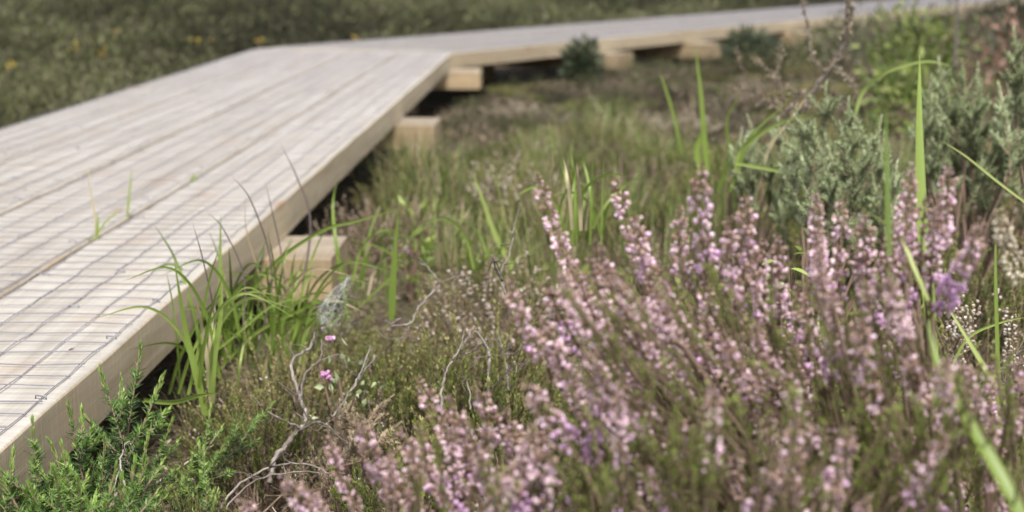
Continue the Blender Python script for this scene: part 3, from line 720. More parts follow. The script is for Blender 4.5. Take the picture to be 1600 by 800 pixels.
heather_plant('low heather plant whose mauve spikes lean left across the bottom edge', (-.02, .98), [(a, b, c, d, Y + .09, k) for a, b, c, d, Y, k in low], 24, (600, 920, 650, 830), 150, (620, 960, 680, 860), .90)
front = [(968,680,1052,765,.78,'v'), (1000,720,1055,800,.76,'v'), (1082,640,1104,735,.8,'n'), (1232,722,1262,830,.76,'n'), (1432,755,1372,840,.74,'n'), (1200,640,1222,720,.8,'n'), (1300,660,1312,765,.8,'n'), (930,640,1010,740,.82,'n'), (1150,700,1160,800,.76,'n')]
heather_plant('leafy green heather plant with few flowers at the bottom centre of the foreground', (.12, .86), [(a, b, c, d, Y + .08, k) for a, b, c, d, Y, k in front], 40, (900, 1480, 600, 820), 480, (880, 1500, 620, 880), .87)

# ------------------------------------------------------------------ gorse
def gorse_sprig(mb, base, D, L, scale=1.0, depth=0, bright=0.0):
    D = D / np.linalg.norm(D); up = np.array([0, 0, 1.])
    b = up * .22 + rng.normal(0, .10, 3)
    f = lambda u: base + D * L * u + b * L * .5 * u ** 2
    uu = np.linspace(0, 1, 6)[:, None]; tube(mb, f(uu), np.linspace(.0016, .0007, 6) * scale, 5, 1, .5, cap=False)
    n = int(L / .0007 / scale)                      # spreading spines
    u = rng.uniform(.05, .86, n)[:, None]; P = f(u); T = norm(D + b * u); S, N = perp(T, U(0, 6.283, n))
    ln = U(.008, .0155, n) * scale * (1 - .3 * u[:, 0])
    Ds = norm(S + T * U(.35, .9, n)[:, None]); tt = np.clip(.22 + .42 * u[:, 0] + bright + rng.normal(0, .12, n), 0, 1)
    needles(mb, P, Ds, ln, .0009 * scale, 0, tt)
    k = n // 2; j = rng.integers(0, n, k); Pq = P[j] + Ds[j] * ln[j][:, None] * U(.15, .6, k)[:, None]
    S2, _ = perp(Ds[j], U(0, 6.28, k)); needles(mb, Pq, norm(Ds[j] + S2 * .9), ln[j] * .55, .00042 * scale, 0, tt[j])
    n = int((64 if depth == 0 else 30))              # soft growing tip
    u = 1 - .42 * rng.random(n)[:, None] ** 1.3; u = np.minimum(u, 1); P = f(u); T = norm(D + b * u); S, N = perp(T, U(0, 6.283, n))
    spread = .75 * (1 - u) / .42 + .16
    leaves(mb, P, norm(T + S * spread), U(.0055, .0095, n) * scale, U(.0014, .0020, n) * scale, .3, 0, np.clip(.68 + .3 * u[:, 0] - .15 + bright + rng.normal(0, .1, n), 0, 1), mid=.4)
    if depth == 0:
        for i in range(int(U(3, 6))):
            u = U(.1, .72); T = norm((D + b * u)[None]); S, _ = perp(T, np.array([U(0, 6.28)]))
            gorse_sprig(mb, f(u), T[0] * .8 + S[0] * .75, L * U(.28, .45) * (1.1 - u * .5), scale * .92, 1, bright)
def sprig_mesh(mat, L, sc=1.0, bright=0.0):
    mb = MB(); gorse_sprig(mb, np.zeros(3), np.array([0, 0, 1.]), L, sc, 0, bright); return mb.mesh('branch', [M[mat], M['stem']])
GS = [sprig_mesh('gorse', .10, 1.0, b) for b in (0, .05, -.05, .08, 0)]
GP = [sprig_mesh('gorse_pale', .11, 1.25) for _ in range(4)]
def gorse_bush(label, root, tips, meshes, scale=1.0, nfill=0, fill=None, seed_y=1.3, sl=.1):
    loc = np.array([root[0], root[1], float(gz(*root))]); t = thing('gorse_bush', label, 'gorse', loc)
    lst = [(at(a, b, Y), (dx, dy, 1.0)) for (a, b, Y, dx, dy) in tips]
    for _ in range(nfill):
        x0, x1, y0, y1 = fill; p = at(U(x0, x1), U(y0, y1), seed_y + U(-.09, .1) * scale); d = (p - loc)
        lst.append((p, (d[0] * 2.2 + rng.normal(0, .3), d[1] * 2.2 + rng.normal(0, .3), 1.0)))
    w = MB()
    for tip, d in lst:
        d = norm(np.array([d], float))[0]; s = (U(.72, 1.15) if meshes is not GS else U(.9, 1.15)) * scale
        base = tip - (d + np.array([0, 0, .11])) * sl * s
        o = link('branch', meshes[int(rng.integers(len(meshes)))], t)
        q = Vector((0, 0, 1)).rotation_difference(Vector(d.tolist()))
        o.matrix_local = Matrix.Translation(Vector((base - loc).tolist())) @ q.to_matrix().to_4x4() @ Matrix.Rotation(U(0, .6) - .3, 4, 'Z') @ Matrix.Diagonal((s, s, s, 1))
        b = base - loc; r0 = np.r_[rng.normal(0, .012, 2), -.01]
        tube(w, catmull([r0, b * .5 + rng.normal(0, .008, 3), b], 4), np.linspace(.004, .0014, 9), 5, 0, U(.2, .8), cap=False)
    w.build('woody_stem', [M['stem']], t); return t
gl = [(213,550,1.40,.15,.2), (172,585,1.38,-.2,.1), (250,600,1.42,.5,.1), (120,640,1.33,-.05,0), (135,645,1.36,.1,.1), (45,662,1.26,-.05,0), (160,692,1.3,.1,0), (265,662,1.4,.45,0), (88,700,1.28,-.3,0), (200,640,1.38,.1,.1),
      (150,770,1.25,0,-.2), (60,760,1.22,-.2,-.1), (220,730,1.3,.4,-.1), (20,740,1.22,-.4,0), (110,720,1.27,.1,-.1), (185,600,1.4,.1,.2), (230,690,1.34,.3,0)]
gorse_bush('bright green spiny gorse bush against the plank edge in the bottom left corner', (-.42, 1.27), gl, GS, 1.12, 34, (0, 250, 690, 880), 1.26)
gl2 = [(412,628,1.50,.75,.1), (370,655,1.48,.5,.0), (300,690,1.46,.2,-.1), (345,690,1.47,.55,-.2), (330,640,1.5,.2,.2), (290,730,1.4,.3,-.2)]
gorse_bush('small sprawling gorse seedling with upturned pale tip between plank edge and dead branch', (-.36, 1.45), gl2, GS, .85, 3, (280, 360, 700, 780), 1.45)
M['gorse_dead'] = foliage('gorse_dead', [(0, (.10, .07, .045)), (.5, (.27, .21, .13)), (1, (.46, .38, .26))], .7, .1)
GD = [sprig_mesh('gorse_dead', .09, 1.2) for _ in range(3)]
gorse_bush('heap of dry straw coloured dead gorse sprigs on the litter below the pink heath flowers', (-.24, 1.6), [(560,610,1.60,.5,-.2), (590,640,1.56,.8,-.2), (530,620,1.6,-.4,.1), (610,610,1.58,.9,.2), (555,655,1.52,.2,-.6), (620,655,1.5,.9,-.4)], GD, .75)
gorse_bush('dense blue green gorse bush left of the tall broad grass blade', (.42, 2.0), [(1290,150,2.25,0,0), (1330,165,2.2,.1,0), (1250,185,2.25,-.3,0), (1380,200,2.05,.3,0), (1270,290,1.85,-.3,-.2), (1300,260,1.9,-.2,-.2), (1360,230,1.95,.3,-.1)], GP, .95, 26, (1215, 1400, 175, 330), 2.1)
gorse_bush('dense blue green gorse bush with upright tips right of the tall broad grass blade', (.72, 2.3), [(1472,100,2.45,-.05,0), (1510,105,2.45,.05,0), (1535,120,2.4,.1,0), (1485,125,2.4,-.1,0), (1450,150,2.35,-.3,0)], GP, 1.0, 34, (1445, 1640, 140, 260), 2.35)
gorse_bush('tall thin gorse sprig cut by the right edge of the photograph', (.83, 2.25), [(1590,55,2.3,-.05,0), (1600,90,2.3,.1,0), (1585,110,2.3,-.3,0)], GP, 1.1, 2, (1588, 1630, 100, 160), 2.3)
gorse_bush('pale gorse patch low behind the heather left of the blue green bush', (.36, 2.35), [(1180,190,2.5,-.2,0), (1215,200,2.4,-.1,0)], GP, .8, 14, (1150, 1250, 200, 290), 2.35)

# ------------------------------------------------------------------ grass by the deck edge
def grass_group(label, x, y, s, mesh=None, dz=0.0, name='grass_tuft', n=None):
    return place(name, mesh or G_GRASS[int(rng.integers(len(G_GRASS)))], x, y, s, label, 'grass tuft', None, dz=dz, tilt=.05)
def gpos(px, py, z=0.02): p = atz(px, py, z); return p[0], p[1]
def tuft_thing(label, items, name='grass_tuft', cat='grass tuft', mats=None):
    """blades drawn one by one: root px,py on the ground, then path points (px,py,Y), width"""
    mb = MB()
    for path, W, mat, tint in items: blade_path(mb, [at(*p) for p in path], W, mat, tint)
    V0 = mb.v[0][1].copy(); V0[2] = float(gz(V0[0], V0[1]))
    for i in range(len(mb.v)): mb.v[i] = mb.v[i] - V0
    return tag(mb.build(name, mats or [M['grass'], M['grass_dry'], M['awn']], None, V0), label, cat)
def fan(cx, cy, Y, n, h, sp, w, curl, t0=.3, t1=.9, dry=.1):
    out = []
    for _ in range(n):
        rx = cx + rng.normal(0, sp * .75); ry = cy + rng.normal(0, 10); lean = rng.normal(sp * .25, sp * .7); hh = h * U(.35, 1.15); yy = Y + rng.normal(0, .05)
        if rng.random() < .38 * curl + .05:      # long arching blade
            rch = (1 if rng.random() < .72 else -1) * h * U(.45, .95); hh *= .85
            p = [(rx, ry, yy), (rx + rch * .16, ry - hh * .62, yy), (rx + rch * .5, ry - hh * U(.9, 1.0), yy - .03), (rx + rch, ry - hh * U(.72, .95), yy - .05 + rng.normal(0, .05))]
        else:
            p = [(rx, ry, yy), (rx + lean * .25, ry - hh * .45, yy - .01), (rx + lean * .65, ry - hh * .85, yy - .02 + rng.normal(0, .02)), (rx + lean * 1.1, ry - hh * 1.12, yy - .03 + rng.normal(0, .04))]
        out.append((p, w * U(.6, 1.15), 1 if rng.random() < dry else 0, U(t0, t1)))
    return out
tuft_thing('lush tuft of long green grass blades beside the first bearer under the plank edge', fan(400, 560, 2.0, 58, 165, 60, .0044, 1.0, .08, .95, .03) + [
    ([(350,560,2.0), (370,500,2.0), (420,420,1.98), (500,362,1.95), (560,345,1.93), (625,325,1.92)], .006, 0, .7),
    ([(340,580,1.95), (400,520,1.95), (480,480,1.93), (530,462,1.92)], .005, 0, .85),
    ([(300,575,1.85), (360,530,1.85), (430,475,1.85), (500,465,1.84)], .004, 0, .8)])
tuft_thing('upright tuft of broad green blades at the plank edge above the gorse', fan(318, 610, 1.72, 20, 185, 42, .0044, .8, .1, .95, .08) + [
    ([(322,650,1.66), (308,590,1.66), (290,515,1.66), (272,405,1.64)], .0085, 0, .55),
    ([(330,640,1.7), (335,560,1.7), (345,490,1.7), (347,437,1.7)], .007, 0, .7),
    ([(225,625,1.58), (270,628,1.55), (310,618,1.52), (345,614,1.5)], .0055, 0, .55)])
for lb, path, W, mat, tint in (
    ('dark dry stalk bending left in front of the plank edge, second tallest', [(400,560,1.95), (425,430,1.95), (395,320,1.93), (360,272,1.92)], .0026, 2, .4),
    ('tallest dark dry stalk, hooked at its tip, crossing the plank edge beside the first bearer', [(470,470,2.2), (485,350,2.2), (465,280,2.2), (437,222,2.2)], .0034, 2, .3),
    ('short dark dry stalk nearest the broad upright blades at the plank edge', [(330,600,1.75), (335,500,1.74), (318,410,1.72), (300,345,1.7)], .0024, 2, .5),
    ('fine dark dry stalk leaning left over the mesh between two taller ones', [(375,560,1.9), (382,440,1.9), (350,360,1.88), (322,330,1.87)], .0022, 2, .6),
    ('thin nearly upright dark dry stalk left of the tallest hooked one', [(450,500,2.1), (440,400,2.1), (425,330,2.08), (415,285,2.06)], .002, 2, .2),
    ('straw coloured dry stalk among the dark stalks at the plank edge', [(420,520,2.0), (405,430,2.0), (385,360,2.0), (383,300,2.0)], .0022, 1, .3)):
    tuft_thing(lb, [(path, W, mat, tint)], 'dry_grass', 'dry grass')
tuft_thing('tuft of thin green blades growing at the end of the first bearer', fan(575, 450, 2.4, 12, 95, 35, .004, .6))
tuft_thing('tuft of thin green blades hiding the front of the first bearer', fan(440, 500, 2.15, 12, 95, 30, .004, .6))
tuft_thing('single broad upright green blade standing behind the cobweb', [([(612,500,2.1), (613,450,2.1), (616,400,2.1), (622,330,2.1)], .0105, 0, .45)], 'tall_grass', 'grass')
tuft_thing('bent green blade kinked over the low heather in the middle of the bog', [([(800,420,2.4), (775,370,2.4), (755,315,2.4), (738,268,2.4)], .009, 0, .75)], 'tall_grass', 'grass')
tuft_thing('thin arching blade over the first bearer end', [([(560,480,2.3), (620,420,2.3), (600,390,2.28), (540,372,2.25)], .004, 0, .8), ([(545,500,2.25), (525,380,2.25), (520,320,2.3), (527,280,2.3)], .006, 0, .6)], 'tall_grass', 'grass')
tuft_thing('loose stand of green grass blades left of the heather spikes', fan(890, 370, 2.0, 22, 120, 40, .005, .3, .4, .95))
tuft_thing('short stand of green grass blades in front of the bent kinked blade', fan(730, 420, 2.3, 14, 100, 40, .0045, .5))
tuft_thing('pair of tall bright blades rising in the middle distance', [([(1105,270,2.9), (1100,220,2.9), (1095,150,2.9), (1086,70,2.9)], .012, 0, .8), ([(1095,270,2.9), (1088,235,2.9), (1098,205,2.9), (1105,190,2.9)], .012, 0, .85),
    ([(1065,240,3.0), (1055,190,3.0), (1040,140,3.0), (1030,110,3.0)], .007, 0, .7), ([(1120,300,2.8), (1140,240,2.8), (1135,190,2.8), (1160,140,2.8)], .007, 0, .5)])
tuft_thing('arching yellow green blades left of the blue green gorse', [([(1150,270,2.3), (1158,235,2.3), (1200,200,2.28), (1262,178,2.25)], .011, 0, .9), ([(1140,300,2.3), (1165,230,2.3), (1180,205,2.3), (1240,150,2.3)], .006, 0, .6),
    ([(1150,255,2.2), (1190,262,2.2), (1240,270,2.2), (1285,262,2.2)], .005, 0, .8), ([(1185,280,2.3), (1205,225,2.3), (1228,195,2.3), (1270,140,2.3)], .005, 1, .7)])
tuft_thing('pale blade arching over behind the tall broad blade', [([(1335,180,2.4), (1350,140,2.4), (1385,112,2.38), (1445,96,2.36), (1490,104,2.34)], .007, 0, .95)], 'tall_grass', 'grass')
tuft_thing('tallest broad green blade standing upright behind the right foreground heather', [([(1456,560,1.15), (1448,460,1.16), (1438,330,1.18), (1435,200,1.2), (1437,85,1.22)], .0115, 0, .72),
    ([(1470,700,1.13), (1464,640,1.14), (1458,580,1.15), (1455,530,1.15)], .0115, 0, .6)], 'tall_grass', 'grass')
tuft_thing('broad bright green blade sweeping down to the bottom right corner in front of the heather', [([(1620,860,.74), (1570,760,.76), (1510,655,.79), (1466,575,.82), (1448,500,.84)], .0085, 0, .5)], 'tall_grass', 'grass')
tuft_thing('thin yellow green stalk leaning across the heather left of the broad blade', [([(1450,470,.92), (1428,420,.93), (1402,365,.95), (1360,335,1.0), (1320,305,1.05)], .003, 0, 1.0)], 'tall_grass', 'grass')
tuft_thing('blurred upright olive stalk between the heather and the gorse', [([(1388,400,.85), (1386,320,.86), (1384,240,.87), (1384,170,.88)], .0042, 0, .35)], 'tall_grass', 'grass')
tuft_thing('slim straight green stalk at the far right of the heather', [([(1562,680,1.2), (1558,560,1.2), (1555,430,1.2), (1556,345,1.2)], .0042, 0, .7)], 'tall_grass', 'grass')
tuft_thing('pale green stalk slanting down to the right edge below the broad blade', [([(1640,760,1.1), (1590,660,1.1), (1520,545,1.12), (1475,470,1.14)], .0052, 0, .9)], 'tall_grass', 'grass')
tuft_thing('fine green stalk arching low to the right edge behind the straight stalk', [([(1480,590,1.3), (1510,530,1.3), (1560,505,1.3), (1605,495,1.3)], .003, 0, .85)], 'tall_grass', 'grass')
tuft_thing('thin straw stalk lying over the faded heather at the right', [([(1620,330,1.75), (1560,285,1.75), (1510,245,1.75), (1468,218,1.75)], .003, 0, .95)], 'tall_grass', 'grass')
# seedlings in the plank gaps
def seedling(label, items): return tuft_thing(label, items, 'grass_seedling', 'seedling')
def gap_at(px, py): return atz(px, py, DECK)[1]
Yg = gap_at(152, 375)
seedling('branched yellow green grass seedling sprouting from the gap between planks', [([(152,378,Yg), (152,360,Yg), (153,345,Yg), (152,332,Yg)], .0045, 0, .75), ([(150,378,Yg), (148,335,Yg), (140,290,Yg), (137,256,Yg)], .003, 1, .6),
    ([(152,366,Yg), (165,347,Yg), (180,335,Yg), (190,326,Yg)], .0032, 0, .85), ([(150,375,Yg), (143,372,Yg), (138,378,Yg), (135,384,Yg)], .003, 0, .7)])
Yg = gap_at(199, 338)
seedling('single straight grass seedling standing in the plank gap', [([(199,340,Yg), (201,315,Yg), (204,285,Yg), (206,262,Yg)], .004, 0, .8)])
Yg = gap_at(300, 282)
seedling('tiny green sprout in the plank gap farther along', [([(298,284,Yg), (301,279,Yg), (303,275,Yg), (305,272,Yg)], .008, 0, .8), ([(300,284,Yg), (306,281,Yg), (309,280,Yg), (311,279,Yg)], .006, 0, .7)])

# ------------------------------------------------------------------ dead branches
def branch(label, paths, name='dead_branch', cat='branch'):
    mb = MB(); o0 = None
    for path, r0, r1, tint in paths:
        p = catmull([at(*q) for q in path], 6); p = p + rng.normal(0, .0007, p.shape)
        if o0 is None: o0 = p[0].copy()
        tube(mb, p - o0, np.linspace(r0, r1, len(p)) * .54 * (1 + .12 * rng.normal(0, 1, len(p)).cumsum() / math.sqrt(len(p))), 7, 0, np.clip(tint + rng.normal(0, .16, (len(p) - 1) * 7), 0, 1), rough=.16)
        for _ in range(int(U(2, 5)) if r0 > .0012 and cat == 'branch' else 0):
            q = p[int(U(.25, .95) * len(p))] - o0; d = rng.normal(0, 1, 3) * [1, .7, .6] + [0, 0, .25]; d = d / np.linalg.norm(d); Lt = U(.015, .05)
            tw = catmull([q, q + d * Lt * .5 + rng.normal(0, Lt * .12, 3), q + d * Lt + rng.normal(0, Lt * .2, 3)], 4)
            tube(mb, tw, np.linspace(r1 * .55, .0003, len(tw)), 5, 0, U(.1, .6), rough=.15)
    return tag(mb.build(name, [M['deadwood']], None, o0, smooth=True), label, cat)
branch('twisted pale dead branch curling up beside the pink heath flowers', [
    ([(420,755,1.52), (428,720,1.54), (455,685,1.57), (478,655,1.6), (470,622,1.62), (457,588,1.64), (458,560,1.66), (482,545,1.68), (492,520,1.7)], .0055, .0018, .5),
    ([(473,640,1.6), (470,610,1.62), (480,580,1.64), (500,560,1.66), (502,530,1.68)], .003, .0012, .4), ([(470,668,1.58), (440,655,1.58), (415,640,1.6), (390,615,1.6)], .0032, .0012, .45),
    ([(465,675,1.58), (500,660,1.57), (540,690,1.56), (565,698,1.55)], .003, .0012, .3), ([(462,640,1.58), (455,620,1.57), (440,605,1.56)], .002, .0008, .1)])
branch('dark thin dead twig arching down from the twisted pale branch', [([(435,600,1.55), (460,615,1.55), (480,650,1.55), (520,672,1.54), (560,698,1.53)], .0018, .0011, .02), ([(462,620,1.55), (470,600,1.56), (478,595,1.56)], .001, .0006, .02)])
branch('forked grey dead twig rising from the litter in the middle', [
    ([(690,640,1.5), (692,605,1.53), (700,575,1.56), (722,540,1.6), (742,508,1.63)], .0034, .0011, .65), ([(708,562,1.57), (722,535,1.6), (724,515,1.62)], .0016, .0006, .7), ([(712,560,1.57), (735,550,1.56), (770,535,1.56)], .0014, .0006, .3), ([(735,640,1.52), (733,610,1.55), (728,590,1.57)], .002, .0014, .65)])
branch('curved grey dead twig standing above the green heather clump', [([(612,510,1.75), (640,505,1.77), (655,480,1.78), (680,450,1.8), (682,435,1.8), (668,418,1.8), (655,410,1.8)], .003, .0014, .55), ([(640,510,1.76), (630,525,1.74), (618,535,1.72)], .0018, .001, .4), ([(625,498,1.75), (610,505,1.74), (600,500,1.73)], .0012, .0007, .6)])
branch('short hooked dead twig left of the leftmost heather spikes', [([(790,460,1.7), (782,430,1.72), (795,400,1.74), (802,372,1.75), (798,362,1.75)], .0026, .0013, .5), ([(785,440,1.7), (775,420,1.7), (770,400,1.7)], .0026, .002, .2)])
branch('white bare twig in the dark gap right of the main heather bush', [([(1385,625,1.2), (1392,600,1.22), (1412,580,1.24), (1426,545,1.26), (1420,520,1.28), (1405,505,1.3)], .0024, .001, .95), ([(1424,560,1.24), (1412,535,1.26), (1398,525,1.28)], .0012, .0005, .8), ([(1424,545,1.26), (1430,520,1.28), (1425,500,1.3)], .001, .0004, .85)])
branch('upright pale stems under the green heather clump', [([(760,640,1.6), (762,600,1.62), (765,560,1.64), (763,545,1.66)], .0042, .003, .5), ([(795,610,1.65), (790,570,1.66), (785,545,1.68)], .003, .002, .4), ([(740,560,1.65), (800,552,1.62), (850,530,1.6)], .0016, .0009, .35), ([(760,620,1.58), (800,575,1.56), (850,555,1.55)], .0015, .0008, .2)])
branch('pale fork of dead twigs leaning out of the litter beside the gorse', [([(195,760,1.3), (188,720,1.32), (200,690,1.34), (208,705,1.34)], .0022, .001, .8), ([(188,725,1.32), (180,760,1.3), (178,790,1.28)], .0016, .001, .7)])
branch('bleached strip of dead stem curving through the litter', [([(340,800,1.42), (375,755,1.46), (430,728,1.5), (480,725,1.52), (520,745,1.5)], .0028, .0018, .7), ([(350,795,1.42), (400,750,1.47), (470,738,1.5), (540,740,1.5)], .002, .0012, .6)])
branch('brown stick leaning from the litter below the pink heath flowers', [([(520,650,1.55), (545,615,1.58), (570,580,1.62), (590,555,1.65)], .002, .0013, .5), ([(545,615,1.58), (560,590,1.6), (580,540,1.64)], .0018, .001, .7)])
branch('reddish brown sticks lying in the dark gap at the right edge', [([(1520,590,1.6), (1560,578,1.6), (1600,568,1.6), (1640,565,1.6)], .004, .003, .2), ([(1540,610,1.55), (1580,595,1.55), (1640,570,1.55)], .0025, .002, .15), ([(1530,600,1.58), (1570,560,1.62), (1620,540,1.62)], .002, .0014, .3)])
# tall dead heather stem standing top right
def crusty(label, paths):
    mb = MB(); o0 = at(*paths[0][0][0])
    for path, r0, r1, dens in paths:
        p = catmull([at(*q) for q in path], 8)
        tube(mb, p - o0, np.linspace(r0, r1, len(p)) * .75, 6, 0, .35, rough=.25)
        n = int(dens * .6 * len(p)); i = rng.integers(0, len(p), n); P = p[i] - o0 + rng.normal(0, .002, (n, 3)); D = rng.normal(0, 1, (n, 3)) + [0, 0, .6]
        leaves(mb, P, D, U(.005, .012, n), U(.002, .004, n), .4, 1, U(.2, .85, n))
    return tag(mb.build('dead_shrub', [M['deadwood'], M['ling_brown']], None, o0), label, 'shrub')
crusty('tall dead brown heather stem with crusty seed heads standing up to the top edge', [
    ([(1255,175,2.6), (1275,135,2.6), (1305,95,2.62), (1322,50,2.63), (1325,-20,2.65)], .006, .004, 14), ([(1290,112,2.6), (1270,90,2.62), (1262,40,2.65), (1250,-10,2.68)], .003, .002, 9),
    ([(1300,100,2.6), (1330,130,2.58), (1345,160,2.56)], .003, .0015, 10), ([(1265,150,2.6), (1235,140,2.62), (1200,110,2.65), (1180,95,2.68)], .0028, .0012, 10),
    ([(1262,160,2.58), (1225,170,2.58), (1205,150,2.6)], .0024, .001, 9), ([(1318,60,2.62), (1330,20,2.62), (1322,-15,2.62)], .004, .003, 18)])
crusty('low tangle of grey brown dead heather twigs left of the tall dead stem', [
    ([(1230,200,2.7), (1225,160,2.7), (1215,120,2.72), (1222,60,2.74)], .003, .0015, 9), ([(1230,190,2.7), (1200,160,2.7), (1170,140,2.7), (1140,140,2.7)], .003, .001, 9), ([(1230,180,2.7), (1250,150,2.7), (1285,140,2.7), (1310,150,2.7)], .003, .001, 11),
    ([(1235,190,2.68), (1260,170,2.68), (1300,165,2.68), (1360,150,2.68)], .0025, .001, 11), ([(1190,170,2.8), (1160,110,2.8), (1150,80,2.8)], .002, .001, 8)])

# ------------------------------------------------------------------ small plants and details in focus
def heath_flower(label, px, py, Y, r):
    top = at(px, py, Y); g0 = np.array([top[0] + .01, top[1] + .02, float(gz(top[0], top[1]))])
    t = thing('heath_flower', label, 'flower', g0); c = top - g0
    s = MB(); tube(s, catmull([[0, 0, 0], c * .5 + [.006, 0, 0], c], 5), np.linspace(.0011, .0007, 11), 5, 0, .4, cap=False)
    n = 40; uu = rng.uniform(.1, .95, n)[:, None]; leaves(s, c * uu, rng.normal(0, 1, (n, 3)) + [0, 0, .8], .004, .0012, .2, 1, U(.3, .8, n)); s.build('stem', [M['stem'], M['ling']], t)
    f = MB(); n = 15; a = U(0, 6.283, n); D = np.stack([np.cos(a), np.sin(a) - .25, U(-.9, .25, n)], 1); D = norm(D)
    bells(f, c + np.array([0, 0, .003]) + D * r * .25, D, r * U(.75, .95, n), r * U(.26, .34, n), 0, U(.3, .95, n), 6, .55); f.build('flower_head', [M['pink']], t, smooth=True)
heath_flower('small bright pink heath flower cluster, the lower of two beside the dead branch', 513, 588, 1.66, .0085)
heath_flower('small dull pink heath flower, the upper of two below the cobweb', 516, 530, 1.72, .0062)
# cobweb
def cobweb():
    t0 = at(540, 505, 1.86); t = MB()
    top, l, r, b1, b2 = at(548, 430, 1.88), at(497, 480, 1.84), at(560, 480, 1.9), at(505, 520, 1.83), at(555, 515, 1.9)
    def P(u, v):   # a sagging tent of silk
        lft = top * (1 - v) + b1 * v + (l - (top + b1) / 2) * 4 * v * (1 - v) * .9; rgt = top * (1 - v) + b2 * v + (r - (top + b2) / 2) * 4 * v * (1 - v) * .9
        p = lft * (1 - u) + rgt * u; return p + np.array([0, -.03, 0]) * math.sin(3.14 * u) * math.sin(2.6 * v + .2)
    for q in range(120):
        u0, v0 = (rng.random(2) if q < 35 else (rng.beta(1.2, 3.2), rng.beta(1.8, 2.2)))
        a = rng.normal(2.0, .3) if rng.random() < .65 else U(0, 3.14); Ln = U(.12, .5); pts_ = []
        for s in np.linspace(-.5, .5, 7):
            uu, vv = u0 + math.cos(a) * Ln * s + .05 * math.sin(6 * s), v0 + math.sin(a) * Ln * s
            if -.05 < uu < 1.02 and 0 < vv < 1.05: pts_.append(P(uu, vv) + rng.normal(0, .0012, 3))
        if len(pts_) > 2: tube(t, np.array(pts_) - t0, U(.00006, .00015), 3, 0, .5, cap=False)
    tag(t.build('spider_web', [M['silk']], None, t0), 'tent of grey white spider web hung on stalks beside the first bearer', 'spider web')
    branch('thin grey stalk holding the spider web', [([(497,540,1.83), (495,510,1.83), (498,480,1.84), (520,455,1.86), (550,430,1.88)], .0012, .0006, .6), ([(560,520,1.9), (562,490,1.9), (552,440,1.88)], .001, .0006, .5)], 'dead_branch', 'branch')
cobweb()
def broadleaf(label, root, lv, mat='lime', name='leafy_seedling', stemtop=None):
    g0 = root.copy(); t = thing(name, label, 'seedling', g0)
    s = MB()
    for (p, d, L, W) in lv:
        tube(s, catmull([[0, 0, 0], (p - g0) * .6 + rng.normal(0, .004, 3), p - g0], 4), np.linspace(.0013, .0006, 9), 4, 0, .5, cap=False)
    s.build('stem', [M['stem']], t)
    for (p, d, L, W) in lv:
        m = MB(); d = norm(np.array([d], float))[0]; S, N = perp(d[None], np.array([U(-.4, .4)])); S, N = S[0], N[0]; nu = 7; rows = []
        for i in range(nu + 1):
            u = i / nu; w = W * .5 * (math.sin(3.1416 * u ** .8) ** .8) + .0002; c = d * L * u - np.array([0, 0, 1]) * L * .25 * u * u
            rows += [c - S * w + N * w * .25, c, c + S * w + N * w * .25]
        i = np.arange(nu)[:, None] * 3; m.add(np.array(rows), np.concatenate([i + [[0, 1, 4, 3]], i + [[1, 2, 5, 4]]]), 0, U(.5, .95))
        m.build('leaf', [M[mat]], t, (p - g0), smooth=True)
lvs = [(at(1240,398,1.45), (1,-.3,.35), .018, .011), (at(1235,420,1.45), (1,-.5,-.1), .022, .012), (at(1212,408,1.46), (-.9,-.3,.05), .016, .008), (at(1200,428,1.46), (-.5,-.6,-.3), .017, .011), (at(1218,440,1.45), (-.2,-.8,-.2), .014, .010), (at(1205,450,1.45), (.4,-.6,-.4), .013, .009), (at(1250,392,1.45), (-.4,-.4,.6), .014, .008)]
broadleaf('yellow green broad leaved seedling showing between the heather spikes', at(1228, 560, 1.5), lvs)
def herb(label, px, py, Y, n, r, mat='lime', name='leafy_herb', cat='herb', h=.05, Lr=(.012, .03), Wr=(.005, .012), stems=6):
    top = at(px, py, Y); g0 = np.array([top[0], top[1], float(gz(top[0], top[1]))]); mb = MB(); hh = max(top[2] - g0[2], .03)
    for _ in range(stems):
        e = np.r_[rng.normal(0, r * .5, 2), hh * U(.5, 1)]; tube(mb, catmull([[0, 0, 0], e * .5 + rng.normal(0, r * .1, 3), e], 4), np.linspace(.003, .001, 9) * (1 + hh * 2), 4, 1, .4, cap=False)
    v = rng.normal(0, 1, (n, 3)); v = norm(v) * (rng.random(n) ** .4)[:, None] * (1 + .25 * np.sin(3 * v[:, :1] + 5 * v[:, 1:2]))
    P = v * np.array([r, r, hh * .5]) + [0, 0, hh * .55]
    leaves(mb, P, v + rng.normal(0, .5, (n, 3)) + [0, 0, .4], U(*Lr, n), U(*Wr, n), .3, 0, U(.1, .95, n))
    return tag(mb.build(name, [M[mat], M['stem']], None, g0), label, cat)
herb('small grey green leafy herb below the upper pink heath flower', 545, 565, 1.72, 60, .035, 'gorse_pale', Lr=(.008, .016), Wr=(.004, .008))
herb('fresh green leafy sprout left of the thin bent blade in the bog', 640, 330, 2.6, 60, .03, 'lime')
